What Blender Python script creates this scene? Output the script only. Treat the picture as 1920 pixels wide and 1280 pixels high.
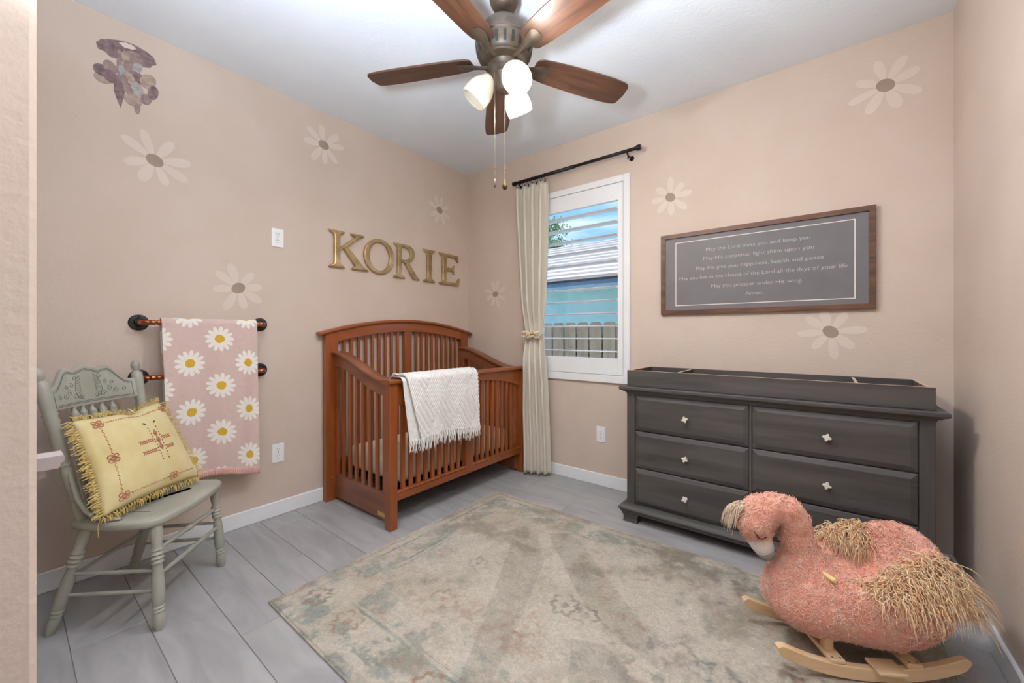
import bpy, math, random
import numpy as np
from mathutils import Vector, Matrix

random.seed(7)
rng = np.random.default_rng(11)
S = bpy.context.scene
for o in list(bpy.data.objects):
    bpy.data.objects.remove(o)
COL = S.collection

# ------------------------------------------------------------------ camera, world, light, exposure
cam = bpy.data.cameras.new('camera')
cam.sensor_width = 36.0
cam.lens = 745.0 / 1920.0 * 36.0
cam.shift_y = -(640.0 - 626.6) / 1920.0
cam.clip_start = 0.01
cam.clip_end = 200
cam_o = bpy.data.objects.new('camera', cam)
COL.objects.link(cam_o)
cam_o.location = (2.781, -2.848, 1.169)
cam_o.rotation_euler = (math.radians(90), 0, math.radians(38.0688))
S.camera = cam_o

S.view_settings.view_transform = 'Standard'
S.view_settings.look = 'None'
S.view_settings.gamma = 1.0
S.view_settings.use_curve_mapping = False
S.view_settings.exposure = 0.42

world = bpy.data.worlds.new('sky')
S.world = world
world.use_nodes = True
wt = world.node_tree
wt.nodes.clear()
w_out = wt.nodes.new('ShaderNodeOutputWorld')
w_bg = wt.nodes.new('ShaderNodeBackground')
w_bg.inputs['Strength'].default_value = 1.15
w_tc = wt.nodes.new('ShaderNodeTexCoord')
w_mp = wt.nodes.new('ShaderNodeMapping')
w_mp.inputs['Scale'].default_value = (1.2, 1.2, 5.0)
w_nz = wt.nodes.new('ShaderNodeTexNoise')
w_nz.inputs['Scale'].default_value = 3.0
w_nz.inputs['Detail'].default_value = 6.0
w_nz.inputs['Distortion'].default_value = 0.6
w_cr = wt.nodes.new('ShaderNodeValToRGB')
w_cr.color_ramp.elements[0].position = 0.42
w_cr.color_ramp.elements[0].color = (0.22, 0.47, 0.95, 1)
w_cr.color_ramp.elements[1].position = 0.75
w_cr.color_ramp.elements[1].color = (0.85, 0.92, 1.0, 1)
wt.links.new(w_tc.outputs['Generated'], w_mp.inputs['Vector'])
wt.links.new(w_mp.outputs['Vector'], w_nz.inputs['Vector'])
wt.links.new(w_nz.outputs['Fac'], w_cr.inputs['Fac'])
wt.links.new(w_cr.outputs['Color'], w_bg.inputs['Color'])
wt.links.new(w_bg.outputs['Background'], w_out.inputs['Surface'])


def light(name, kind, loc, energy, color=(1, 1, 1), rot=(0, 0, 0), size=None, size_y=None, radius=None):
    d = bpy.data.lights.new(name, kind)
    d.energy = energy
    d.color = color
    if kind == 'AREA':
        d.size = size
        if size_y:
            d.shape = 'RECTANGLE'
            d.size_y = size_y
    elif radius is not None:
        d.shadow_soft_size = radius
    o = bpy.data.objects.new(name, d)
    COL.objects.link(o)
    o.location = loc
    o.rotation_euler = rot
    return o


# sun on the neighbouring house and fence, high and behind the room
sun = light('sun', 'SUN', (0, 0, 10), 4.2, (1.0, 0.96, 0.9), (math.radians(52), 0, math.radians(-62)))
sun.data.angle = math.radians(1.0)
# added fill spot out of frame, bounced off the ceiling to brighten the room
fl_ = light('ceiling_bounce_fill', 'SPOT', (2.36, -2.75, 1.50), 300.0, (0.84, 0.965, 1.12), (math.radians(180 - 6), 0, math.radians(42)), radius=.08)
fl_.data.spot_size = math.radians(142)
fl_.data.spot_blend = 0.9

# ------------------------------------------------------------------ helpers
WM = {}


def tag(o, label=None, cat=None, group=None, kind=None):
    if label: o['label'] = label
    if cat: o['category'] = cat
    if group: o['group'] = group
    if kind: o['kind'] = kind
    return o


def thing(name, label, cat, loc=(0, 0, 0), rotz=0.0, group=None, kind=None):
    o = bpy.data.objects.new(name, None)
    o.empty_display_size = 0.05
    COL.objects.link(o)
    o.location = loc
    o.rotation_euler = (0, 0, rotz)
    WM[o] = Matrix.Translation(loc) @ Matrix.Rotation(rotz, 4, 'Z')
    return tag(o, label, cat, group, kind)


class MB:
    """collects vertices and faces of one mesh"""

    def __init__(self):
        self.v = []
        self.f = []

    def add(self, vs, fs):
        n = len(self.v)
        self.v += [tuple(p) for p in vs]
        self.f += [tuple(i + n for i in f) for f in fs]
        return self

    def box(self, lo, hi, c=0.0):
        x0, y0, z0 = lo
        x1, y1, z1 = hi
        if c <= 0:
            vs = [(x0, y0, z0), (x1, y0, z0), (x1, y1, z0), (x0, y1, z0), (x0, y0, z1), (x1, y0, z1), (x1, y1, z1), (x0, y1, z1)]
            fs = [(0, 3, 2, 1), (4, 5, 6, 7), (0, 1, 5, 4), (1, 2, 6, 5), (2, 3, 7, 6), (3, 0, 4, 7)]
            return self.add(vs, fs)
        c = min(c, (x1 - x0) * .49, (y1 - y0) * .49, (z1 - z0) * .49)
        vs = []
        idx = {}
        for ix, x in enumerate((x0, x1)):
            for iy, y in enumerate((y0, y1)):
                for iz, z in enumerate((z0, z1)):
                    sx, sy, sz = (1 if ix == 0 else -1), (1 if iy == 0 else -1), (1 if iz == 0 else -1)
                    idx[(ix, iy, iz, 0)] = len(vs); vs.append((x, y + sy * c, z + sz * c))
                    idx[(ix, iy, iz, 1)] = len(vs); vs.append((x + sx * c, y, z + sz * c))
                    idx[(ix, iy, iz, 2)] = len(vs); vs.append((x + sx * c, y + sy * c, z))
        I = idx
        fs = []
        for k in (0, 1):
            q = [I[(k, 0, 0, 0)], I[(k, 1, 0, 0)], I[(k, 1, 1, 0)], I[(k, 0, 1, 0)]]
            fs.append(q if k == 1 else q[::-1])
            q = [I[(0, k, 0, 1)], I[(1, k, 0, 1)], I[(1, k, 1, 1)], I[(0, k, 1, 1)]]
            fs.append(q if k == 0 else q[::-1])
            q = [I[(0, 0, k, 2)], I[(1, 0, k, 2)], I[(1, 1, k, 2)], I[(0, 1, k, 2)]]
            fs.append(q if k == 1 else q[::-1])
        for a in (0, 1):
            for b in (0, 1):
                q = [I[(a, b, 0, 0)], I[(a, b, 0, 1)], I[(a, b, 1, 1)], I[(a, b, 1, 0)]]
                fs.append(q if (a + b) % 2 == 0 else q[::-1])
                q = [I[(a, 0, b, 0)], I[(a, 1, b, 0)], I[(a, 1, b, 2)], I[(a, 0, b, 2)]]
                fs.append(q if (a + b) % 2 == 0 else q[::-1])
                q = [I[(0, a, b, 1)], I[(0, a, b, 2)], I[(1, a, b, 2)], I[(1, a, b, 1)]]
                fs.append(q if (a + b) % 2 == 0 else q[::-1])
        for a in (0, 1):
            for b in (0, 1):
                for d in (0, 1):
                    q = [I[(a, b, d, 0)], I[(a, b, d, 2)], I[(a, b, d, 1)]]
                    fs.append(q if (a + b + d) % 2 == 1 else q[::-1])
        return self.add(vs, fs)

    def tube(self, pts, r, n=10, cap=True, closed=False, flat=1.0):
        pts = [Vector(p) for p in pts]
        m = len(pts)
        rs = r if hasattr(r, '__len__') else [r] * m
        tang = []
        for i in range(m):
            if closed:
                t = pts[(i + 1) % m] - pts[i - 1]
            else:
                t = pts[min(i + 1, m - 1)] - pts[max(i - 1, 0)]
            if t.length < 1e-9: t = Vector((0, 0, 1))
            tang.append(t.normalized())
        up = Vector((0, 0, 1)) if abs(tang[0].z) < 0.9 else Vector((1, 0, 0))
        nx = (up - tang[0] * up.dot(tang[0])).normalized()
        vs, fs = [], []
        for i in range(m):
            nx = (nx - tang[i] * nx.dot(tang[i]))
            nx = nx.normalized() if nx.length > 1e-8 else tang[i].orthogonal().normalized()
            ny = tang[i].cross(nx)
            for k in range(n):
                a = 2 * math.pi * k / n
                vs.append(pts[i] + nx * (math.cos(a) * rs[i] * flat) + ny * (math.sin(a) * rs[i]))
        for i in range(m if closed else m - 1):
            j = (i + 1) % m
            for k in range(n):
                l = (k + 1) % n
                fs.append((i * n + k, i * n + l, j * n + l, j * n + k))
        if cap and not closed:
            fs.append(tuple(range(n))[::-1])
            fs.append(tuple((m - 1) * n + k for k in range(n)))
        return self.add(vs, fs)

    def lathe(self, p0, p1, prof, n=16):
        """prof: list of (t along p0-p1, radius)"""
        p0, p1 = Vector(p0), Vector(p1)
        d = p1 - p0
        ax = d.normalized()
        nx = ax.orthogonal().normalized()
        ny = ax.cross(nx)
        vs, fs = [], []
        for t, r in prof:
            c = p0 + d * t
            for k in range(n):
                a = 2 * math.pi * k / n
                vs.append(c + nx * math.cos(a) * r + ny * math.sin(a) * r)
        m = len(prof)
        for i in range(m - 1):
            for k in range(n):
                l = (k + 1) % n
                fs.append((i * n + k, i * n + l, (i + 1) * n + l, (i + 1) * n + k))
        fs.append(tuple(range(n))[::-1])
        fs.append(tuple((m - 1) * n + k for k in range(n)))
        return self.add(vs, fs)

    def prism(self, poly, f0, f1):
        """poly: 2D outline; f0/f1 map (a,b) -> 3D for both faces"""
        n = len(poly)
        vs = [f0(a, b) for a, b in poly] + [f1(a, b) for a, b in poly]
        fs = [tuple(range(n))[::-1], tuple(range(n, 2 * n))]
        for i in range(n):
            j = (i + 1) % n
            fs.append((i, j, n + j, n + i))
        return self.add(vs, fs)

    def rings(self, rings, cap=True):
        n = len(rings[0])
        vs = [p for r in rings for p in r]
        fs = []
        for i in range(len(rings) - 1):
            for k in range(n):
                l = (k + 1) % n
                fs.append((i * n + k, i * n + l, (i + 1) * n + l, (i + 1) * n + k))
        if cap:
            fs.append(tuple(range(n))[::-1])
            fs.append(tuple((len(rings) - 1) * n + k for k in range(n)))
        return self.add(vs, fs)

    def sweep(self, path, half_w, prof_axis, th):
        """strip of rectangular section along path (list of 3D), prof_axis = width direction, th = thickness along normal"""
        pts = [Vector(p) for p in path]
        w = Vector(prof_axis).normalized() * half_w
        rings = []
        for i, p in enumerate(pts):
            t = (pts[min(i + 1, len(pts) - 1)] - pts[max(i - 1, 0)]).normalized()
            nrm = t.cross(w).normalized()
            if nrm.z < 0: nrm = -nrm
            h = nrm * th * .5
            c = 0.28
            ring = [p - w + h * (1 - 2 * c), p - w * (1 - c * th / half_w) + h, p + w * (1 - c * th / half_w) + h, p + w + h * (1 - 2 * c),
                    p + w - h * (1 - 2 * c), p + w * (1 - c * th / half_w) - h, p - w * (1 - c * th / half_w) - h, p - w - h * (1 - 2 * c)]
            rings.append(ring)
        return self.rings(rings)

    def grid(self, fn, nu, nv, closed_u=False):
        vs = [fn(i / (nu if closed_u else nu - 1), j / (nv - 1)) for j in range(nv) for i in range(nu)]
        fs = []
        for j in range(nv - 1):
            for i in range(nu if closed_u else nu - 1):
                k = (i + 1) % nu
                fs.append((j * nu + i, j * nu + k, (j + 1) * nu + k, (j + 1) * nu + i))
        return self.add(vs, fs)

    def mesh(self, name, inv=None):
        me = bpy.data.meshes.new(name)
        vs = [tuple(inv @ Vector(p)) for p in self.v] if inv is not None else self.v
        me.from_pydata(vs, [], self.f)
        me.validate(clean_customdata=False)
        me.update()
        return me


def finish_mesh(me, smooth):
    import bmesh
    bm = bmesh.new()
    bm.from_mesh(me)
    bmesh.ops.recalc_face_normals(bm, faces=bm.faces)
    bm.to_mesh(me)
    bm.free()
    if smooth:
        me.polygons.foreach_set('use_smooth', [True] * len(me.polygons))
        if smooth != 'full':
            try:
                me.set_sharp_from_angle(angle=math.radians(smooth if not isinstance(smooth, bool) else 40))
            except Exception:
                pass


def part(name, mb, m, parent=None, world=True, smooth=False, label=None, recalc=True):
    """link mb as one mesh object; world=True: vertices are in world space"""
    inv = None
    if parent is not None and world:
        inv = WM[parent].inverted()
    me = mb.mesh(name, inv) if isinstance(mb, MB) else mb
    if recalc:
        finish_mesh(me, smooth)
    if m is not None:
        me.materials.append(m)
    o = bpy.data.objects.new(name, me)
    COL.objects.link(o)
    if parent is not None:
        o.parent = parent
        WM[o] = WM[parent]
    else:
        WM[o] = Matrix.Identity(4)
    if label: o['label'] = label
    return o


def clone(o, parent, loc=(0, 0, 0), rot=None):
    c = o.copy()
    COL.objects.link(c)
    c.parent = parent
    c.location = loc
    if rot is not None: c.rotation_euler = rot
    WM[c] = WM.get(parent, Matrix.Identity(4)) @ Matrix.Translation(loc)
    return c


# ------------------------------------------------------------------ materials
def srgb(r, g, b):
    f = lambda c: (c / 255 / 12.92) if c / 255 <= 0.04045 else ((c / 255 + 0.055) / 1.055) ** 2.4
    return (f(r), f(g), f(b))


def mat(name, c1, c2=None, rough=0.5, metal=0.0, tex=(8, 8, 8), detail=4, dist=0.0, fac=(0.35, 0.65), bump=0.0, bscale=60.0,
        btex=None, bdist=0.002, objrand=0.0, emit=0.0, emit_col=None, trans=0.0, spec=0.5, sheen=0.0, coord='Object', wood=False, coat=0.0):
    m = bpy.data.materials.new(name)
    m.use_nodes = True
    nt = m.node_tree
    bs = nt.nodes['Principled BSDF']
    bs.inputs['Roughness'].default_value = rough
    bs.inputs['Metallic'].default_value = metal
    bs.inputs['Specular IOR Level'].default_value = spec
    if sheen: bs.inputs['Sheen Weight'].default_value = sheen
    if coat:
        bs.inputs['Coat Weight'].default_value = coat
        bs.inputs['Coat Roughness'].default_value = 0.25
    tc = nt.nodes.new('ShaderNodeTexCoord')
    c2 = c2 or c1
    mp = nt.nodes.new('ShaderNodeMapping')
    mp.inputs['Scale'].default_value = tex
    nt.links.new(tc.outputs[coord], mp.inputs['Vector'])
    nz = nt.nodes.new('ShaderNodeTexNoise')
    nz.inputs['Scale'].default_value = 1.0
    nz.inputs['Detail'].default_value = detail
    nz.inputs['Distortion'].default_value = dist
    nt.links.new(mp.outputs['Vector'], nz.inputs['Vector'])
    cr = nt.nodes.new('ShaderNodeValToRGB')
    cr.color_ramp.elements[0].position = fac[0]
    cr.color_ramp.elements[1].position = fac[1]
    cr.color_ramp.elements[0].color = (*c1, 1)
    cr.color_ramp.elements[1].color = (*c2, 1)
    nt.links.new(nz.outputs['Fac'], cr.inputs['Fac'])
    out = cr.outputs['Color']
    if objrand:
        oi = nt.nodes.new('ShaderNodeObjectInfo')
        mr = nt.nodes.new('ShaderNodeMapRange')
        mr.inputs['To Min'].default_value = 1 - objrand
        mr.inputs['To Max'].default_value = 1 + objrand
        nt.links.new(oi.outputs['Random'], mr.inputs['Value'])
        mx = nt.nodes.new('ShaderNodeVectorMath')
        mx.operation = 'SCALE'
        nt.links.new(out, mx.inputs[0])
        nt.links.new(mr.outputs['Result'], mx.inputs['Scale'])
        out = mx.outputs['Vector']
        # shift the grain of every piece
        add = nt.nodes.new('ShaderNodeVectorMath')
        add.operation = 'MULTIPLY_ADD'
        cmb = nt.nodes.new('ShaderNodeCombineXYZ')
        for k in range(3):
            nt.links.new(oi.outputs['Random'], cmb.inputs[k])
        add.inputs[1].default_value = (37.0, 91.0, 53.0)
        nt.links.new(cmb.outputs[0], add.inputs[0])
        nt.links.new(mp.outputs['Vector'], add.inputs[2])
        nt.links.new(add.outputs[0], nz.inputs['Vector'])
    nt.links.new(out, bs.inputs['Base Color'])
    if bump:
        bn = nt.nodes.new('ShaderNodeTexNoise')
        bn.inputs['Scale'].default_value = bscale
        bn.inputs['Detail'].default_value = 3
        if btex:
            mp2 = nt.nodes.new('ShaderNodeMapping')
            mp2.inputs['Scale'].default_value = btex
            nt.links.new(tc.outputs[coord], mp2.inputs['Vector'])
            nt.links.new(mp2.outputs['Vector'], bn.inputs['Vector'])
        else:
            nt.links.new(tc.outputs[coord], bn.inputs['Vector'])
        bp = nt.nodes.new('ShaderNodeBump')
        bp.inputs['Strength'].default_value = bump
        bp.inputs['Distance'].default_value = bdist
        nt.links.new(bn.outputs['Fac'], bp.inputs['Height'])
        nt.links.new(bp.outputs['Normal'], bs.inputs['Normal'])
    if emit:
        bs.inputs['Emission Color'].default_value = (*(emit_col or c1), 1)
        bs.inputs['Emission Strength'].default_value = emit
    if trans:
        tr = nt.nodes.new('ShaderNodeBsdfTranslucent')
        nt.links.new(out, tr.inputs['Color'])
        ms = nt.nodes.new('ShaderNodeMixShader')
        ms.inputs[0].default_value = trans
        mo = nt.nodes['Material Output']
        nt.links.new(bs.outputs[0], ms.inputs[1])
        nt.links.new(tr.outputs[0], ms.inputs[2])
        nt.links.new(ms.outputs[0], mo.inputs['Surface'])
    return m


M = {}
M['wall'] = mat('wall_paint', srgb(213, 195, 180), srgb(217, 200, 186), rough=0.75, tex=(3, 3, 3), bump=0.35, bscale=75, bdist=0.004, spec=0.25)
M['ceiling'] = mat('ceiling_paint', srgb(232, 237, 243), srgb(236, 241, 246), rough=0.8, tex=(3, 3, 3), bump=0.35, bscale=60, bdist=0.004, spec=0.2)
M['white'] = mat('white_trim', srgb(240, 242, 244), srgb(244, 245, 246), rough=0.35)
M['louver'] = mat('gloss_white_louver', srgb(250, 250, 250), srgb(252, 252, 252), rough=0.3)
M['plank'] = mat('grey_wood_tile', srgb(158, 156, 157), srgb(184, 182, 183), rough=0.42, tex=(2.2, 9, 9), detail=9, dist=1.2, fac=(0.3, 0.72), objrand=0.05, bump=0.08, bscale=40)
M['grout'] = mat('grey_grout', srgb(140, 134, 132), srgb(150, 144, 142), rough=0.85)
M['cherry'] = mat('cherry_stained_wood', srgb(128, 64, 26), srgb(172, 94, 44), rough=0.3, tex=(14, 14, 2.0), detail=5, dist=0.8, fac=(0.25, 0.8), coat=0.3)
M['cherry_y'] = mat('cherry_stained_wood_long', srgb(128, 64, 26), srgb(172, 94, 44), rough=0.3, tex=(14, 2.0, 14), detail=5, dist=0.8, fac=(0.25, 0.8), coat=0.3)
M['cherry_x'] = mat('cherry_wood_side_reflection', srgb(120, 68, 44), srgb(156, 98, 68), rough=0.35, tex=(2.0, 14, 14), detail=5, dist=0.8, fac=(0.25, 0.8), coat=0.2)  # side panels greyer: room reflections put into the wood colour
M['black'] = mat('black_metal', srgb(22, 22, 26), srgb(30, 30, 34), rough=0.4, metal=0.3)
M['brass'] = mat('brass', srgb(196, 160, 90), srgb(215, 182, 112), rough=0.35, metal=0.6)
M['sheet'] = mat('cream_sheet', srgb(236, 216, 188), srgb(242, 224, 198), rough=0.85, bump=0.2, bscale=25)
M['sage'] = mat('sage_painted_wood', srgb(161, 160, 148), srgb(175, 174, 162), rough=0.38, tex=(6, 6, 6), detail=5)
M['groove'] = mat('carved_groove', srgb(112, 116, 108), rough=0.6)
M['yellow'] = mat('yellow_cotton', srgb(219, 201, 142), srgb(229, 213, 160), rough=0.9, tex=(10, 10, 10), bump=0.25, bscale=160, sheen=0.2)
M['fringe'] = mat('yellow_fringe', srgb(200, 172, 92), srgb(226, 202, 128), rough=0.9, tex=(60, 60, 60))
M['stitch_red'] = mat('dusty_rose_thread', srgb(188, 116, 92), srgb(202, 138, 112), rough=0.9, tex=(50, 50, 50))
M['stitch_dark'] = mat('dark_thread', srgb(62, 54, 46), rough=0.9)
M['copper'] = mat('copper_pipe', srgb(158, 92, 62), srgb(196, 128, 92), rough=0.28, metal=0.9, tex=(14, 14, 14))
M['iron'] = mat('black_iron_flange', srgb(46, 44, 46), srgb(64, 62, 64), rough=0.5, metal=0.6, tex=(30, 30, 30))
M['throw'] = mat('white_knit', srgb(228, 226, 221), srgb(238, 236, 232), rough=0.95, tex=(40, 40, 40), bump=0.4, bscale=240, sheen=0.3)
M['curtain'] = mat('cream_linen', srgb(226, 218, 202), srgb(234, 226, 212), rough=0.9, tex=(60, 60, 4), bump=0.15, bscale=260, trans=0.12)
M['bead'] = mat('pearl_bead', srgb(226, 208, 172), srgb(240, 228, 202), rough=0.3, tex=(40, 40, 40))
M['gold_bead'] = mat('gold_bead', srgb(186, 140, 74), srgb(200, 156, 90), rough=0.35, metal=0.4)
M['dresser'] = mat('charcoal_stained_wood', srgb(66, 61, 59), srgb(92, 87, 84), rough=0.5, tex=(1.6, 18, 18), detail=6, dist=0.6, fac=(0.3, 0.75))
M['dresser_v'] = mat('charcoal_stained_wood_upright', srgb(66, 61, 59), srgb(92, 87, 84), rough=0.5, tex=(18, 18, 1.6), detail=6, dist=0.6, fac=(0.3, 0.75))
M['rawwood'] = mat('raw_wood_edge', srgb(196, 172, 146), srgb(210, 188, 164), rough=0.7, tex=(20, 20, 20))
M['orange_wood'] = mat('reddish_raw_wood', srgb(168, 84, 54), srgb(190, 104, 70), rough=0.6, tex=(20, 20, 20))
M['ivory'] = mat('ivory_knob', srgb(226, 222, 204), srgb(238, 234, 218), rough=0.3)
M['frame'] = mat('walnut_frame', srgb(84, 52, 34), srgb(118, 78, 54), rough=0.45, tex=(4, 30, 30), detail=5, dist=0.5)
M['board'] = mat('grey_print', srgb(112, 108, 110), srgb(118, 114, 116), rough=0.5)
M['print'] = mat('pale_lettering', srgb(198, 190, 184), rough=0.6)
M['print_white'] = mat('white_line', srgb(236, 230, 224), rough=0.6)
M['gold'] = mat('antique_gold', srgb(170, 144, 100), srgb(208, 186, 140), rough=0.3, metal=0.7, tex=(12, 12, 12))
M['decal_petal'] = mat('pale_petal_vinyl', srgb(222, 206, 193), srgb(225, 210, 198), rough=0.7, bump=0.3, bscale=75, bdist=0.003)
M['decal_center'] = mat('taupe_vinyl', srgb(162, 142, 126), srgb(168, 148, 132), rough=0.7, bump=0.3, bscale=75, bdist=0.003)
M['mauve_dark'] = mat('mauve_dark_print', srgb(112, 92, 96), srgb(150, 126, 124), rough=0.7, tex=(45, 45, 45), detail=4)
M['mauve'] = mat('mauve_print', srgb(142, 118, 116), srgb(168, 146, 138), rough=0.7, tex=(45, 45, 45), detail=4)
M['mauve_grey'] = mat('grey_print_petal', srgb(158, 154, 156), srgb(186, 180, 176), rough=0.7, tex=(45, 45, 45), detail=4)
M['mauve_tan'] = mat('tan_print_petal', srgb(164, 142, 128), srgb(188, 166, 148), rough=0.7, tex=(45, 45, 45), detail=4)
M['outlet'] = mat('outlet_plastic', srgb(244, 245, 246), rough=0.3)
M['slot'] = mat('dark_slot', srgb(90, 88, 88), rough=0.6)
M['bronze'] = mat('oil_rubbed_bronze', srgb(66, 54, 43), srgb(86, 71, 56), rough=0.45, metal=0.25, tex=(18, 18, 18))
M['bronze_dark'] = mat('dark_bronze', srgb(40, 34, 30), rough=0.5, metal=0.3)
M['blade'] = mat('walnut_blade', srgb(54, 33, 22), srgb(94, 60, 41), rough=0.4, tex=(3.0, 34, 34), detail=6, dist=0.7, fac=(0.25, 0.75))
M['shade'] = mat('frosted_glass_shade', srgb(244, 236, 220), rough=0.35, trans=0.45)
M['shade_lit'] = mat('frosted_glass_shade_lit', srgb(255, 246, 226), rough=0.35, emit=1.0, emit_col=srgb(255, 240, 212))
M['bulb'] = mat('lit_bulb', (1, 1, 1), emit=6.0, emit_col=srgb(255, 240, 214))
M['bulb_off'] = mat('unlit_bulb', srgb(240, 238, 230), rough=0.3)
M['chain'] = mat('chain_metal', srgb(112, 102, 88), rough=0.35, metal=0.8)
M['amber'] = mat('amber_fob', srgb(78, 56, 26), srgb(104, 78, 40), rough=0.3, metal=0.4)
M['plush'] = mat('pink_plush', srgb(246, 166, 140), srgb(252, 192, 168), rough=0.95, tex=(14, 14, 14), bump=1.0, bscale=110, bdist=0.008, sheen=0.6)
M['pile'] = mat('pink_pile', srgb(248, 170, 144), srgb(255, 212, 190), rough=0.95, tex=(45, 45, 45), sheen=0.4)
M['fur'] = mat('peach_fur', srgb(248, 198, 146), srgb(255, 226, 182), rough=0.75, tex=(30, 30, 30), sheen=0.3)
M['fur_white'] = mat('cream_fur', srgb(234, 208, 178), srgb(244, 226, 200), rough=0.8, tex=(30, 30, 30))
M['beak'] = mat('white_felt', srgb(232, 226, 222), rough=0.9)
M['beak_tip'] = mat('grey_felt', srgb(150, 140, 138), rough=0.9)
M['eye'] = mat('black_thread', srgb(34, 28, 30), rough=0.7)
M['beech'] = mat('pale_beech', srgb(222, 186, 142), srgb(236, 204, 164), rough=0.45, tex=(3, 30, 30), detail=5, dist=0.4)
M['handle'] = mat('pale_yellow_dowel', srgb(228, 204, 132), srgb(238, 216, 152), rough=0.5)
M['screw'] = mat('steel_screw', srgb(150, 142, 134), rough=0.3, metal=0.8)
M['shelf'] = mat('lilac_grey_paint', srgb(184, 174, 174), rough=0.3)
# outside
M['siding'] = mat('pale_teal_stucco', srgb(168, 206, 200), srgb(180, 214, 208), rough=0.9, tex=(6, 6, 6), bump=0.3, bscale=60)
M['fascia'] = mat('slate_blue_paint', srgb(92, 124, 142), srgb(100, 132, 150), rough=0.6)
M['tile'] = mat('roof_tile', srgb(196, 186, 178), srgb(216, 206, 198), rough=0.9, tex=(5, 5, 5), objrand=0.06)
M['tile_gap'] = mat('roof_underlay', srgb(70, 62, 60), rough=0.95)
M['picket'] = mat('weathered_fence_wood', srgb(112, 103, 88), srgb(138, 127, 110), rough=0.9, tex=(14, 14, 2), detail=6, objrand=0.08)
M['bounce_ground'] = mat('pale_bounce_ground', srgb(214, 208, 198), srgb(228, 222, 212), rough=0.95, tex=(6, 6, 6))  # unseen ground made pale so it bounces sun up onto the louvers
M['bark'] = mat('bark', srgb(92, 78, 62), srgb(112, 98, 80), rough=0.9)
M['leaf'] = mat('leaf_green', srgb(86, 132, 74), srgb(132, 172, 104), rough=0.6, tex=(4, 4, 4), trans=0.3)

gl = bpy.data.materials.new('window_glass')
gl.use_nodes = True
nt = gl.node_tree
nt.nodes.clear()
go = nt.nodes.new('ShaderNodeOutputMaterial')
gt = nt.nodes.new('ShaderNodeBsdfTransparent')
gt.inputs['Color'].default_value = (0.97, 0.99, 0.985, 1)
gg = nt.nodes.new('ShaderNodeBsdfGlossy')
gg.inputs['Roughness'].default_value = 0.02
gm = nt.nodes.new('ShaderNodeMixShader')
gm.inputs[0].default_value = 0.05
nt.links.new(gt.outputs[0], gm.inputs[1])
nt.links.new(gg.outputs[0], gm.inputs[2])
nt.links.new(gm.outputs[0], go.inputs['Surface'])
M['glass'] = gl

# ------------------------------------------------------------------ room shell
W, D, H = 3.281, 2.823, 2.74
WX0, WX1, WZ0, WZ1 = 0.745, 1.655, 0.81, 2.35          # window opening in the back wall
fl = part('floor', MB().box((0, -4.6, -0.08), (W, 0, -0.003)), M['grout'])
tag(fl, 'grey wood-look tile planks laid along the room', None, None, 'structure')
# planks: rows along x, 0.208 wide
proto = {}
PW, PL = 0.208, 1.222
row = 0
y = -2.491 + PW * 12
rows = []
k = 0
y1 = 0.0
edges = [-2.491 + PW * i for i in range(-10, 13)]
edges = [e for e in edges if -4.6 < e < -0.02] + [0.0]
edges = sorted(set(edges))
for r in range(len(edges) - 1):
    ya, yb = edges[r], edges[r + 1]
    offs = [0.598, 0.190, 1.005][r % 3] if True else 0
    xs = [offs - PL + PL * i for i in range(0, 5)]
    xs = [0.0] + [x for x in xs if 0.02 < x < W - 0.02] + [W]
    for i in range(len(xs) - 1):
        L, B = xs[i + 1] - xs[i], yb - ya
        key = (round(L, 3), round(B, 3))
        if key not in proto:
            me = MB().box((-L / 2 + .0012, -B / 2 + .0012, -0.010), (L / 2 - .0012, B / 2 - .0012, 0.0), 0.0010).mesh('plank')
            finish_mesh(me, False)
            me.materials.append(M['plank'])
            proto[key] = me
        o = bpy.data.objects.new('plank', proto[key])
        COL.objects.link(o)
        o.parent = fl
        o.location = ((xs[i] + xs[i + 1]) / 2, (ya + yb) / 2, 0)

ce = part('ceiling', MB().box((0, -4.6, H), (W, 0, H + 0.1)), M['ceiling'])
tag(ce, 'plain white ceiling', None, None, 'structure')
wl = part('wall_left', MB().box((-0.12, -4.6, 0), (0, 0.0, H)), M['wall'])
tag(wl, 'peach wall behind the crib', None, None, 'structure')
mb = MB()
mb.box((-0.12, 0, 0), (WX0, 0.14, H)); mb.box((WX1, 0, 0), (W + 0.12, 0.14, H))
mb.box((WX0, 0, 0), (WX1, 0.14, WZ0)); mb.box((WX0, 0, WZ1), (WX1, 0.14, H))
wb = part('wall_back', mb, M['wall'])
tag(wb, 'peach wall with the window', None, None, 'structure')
wr = part('wall_right', MB().box((W, -4.6, 0), (W + 0.12, 0.0, H)), M['wall'])
tag(wr, 'peach wall at the right edge', None, None, 'structure')
mb = MB()
mb.box((0, -2.945, 0), (2.0, -D, H), 0.006)
mb.box((2.97, -2.945, 0), (W, -D, H)); mb.box((2.0, -2.945, 2.1), (2.97, -D, H))
wf = part('wall_front', mb, M['wall'])
tag(wf, 'peach wall end beside the doorway, close to the camera', None, None, 'structure')

wh = part('hall_sun_blocker', MB().box((-0.12, -4.72, 0), (W + .12, -4.6, H)), M['wall'])  # unseen wall added to keep the sun out of the open hall
tag(wh, 'unseen hall wall added behind the doorway to block the sun', None, None, 'structure')


def baseboard(name, pts_lo, pts_hi, axis, lab):
    o = part(name, MB().box(pts_lo, pts_hi, 0.004), M['white'])
    tag(o, lab, None, None, 'structure')


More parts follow.
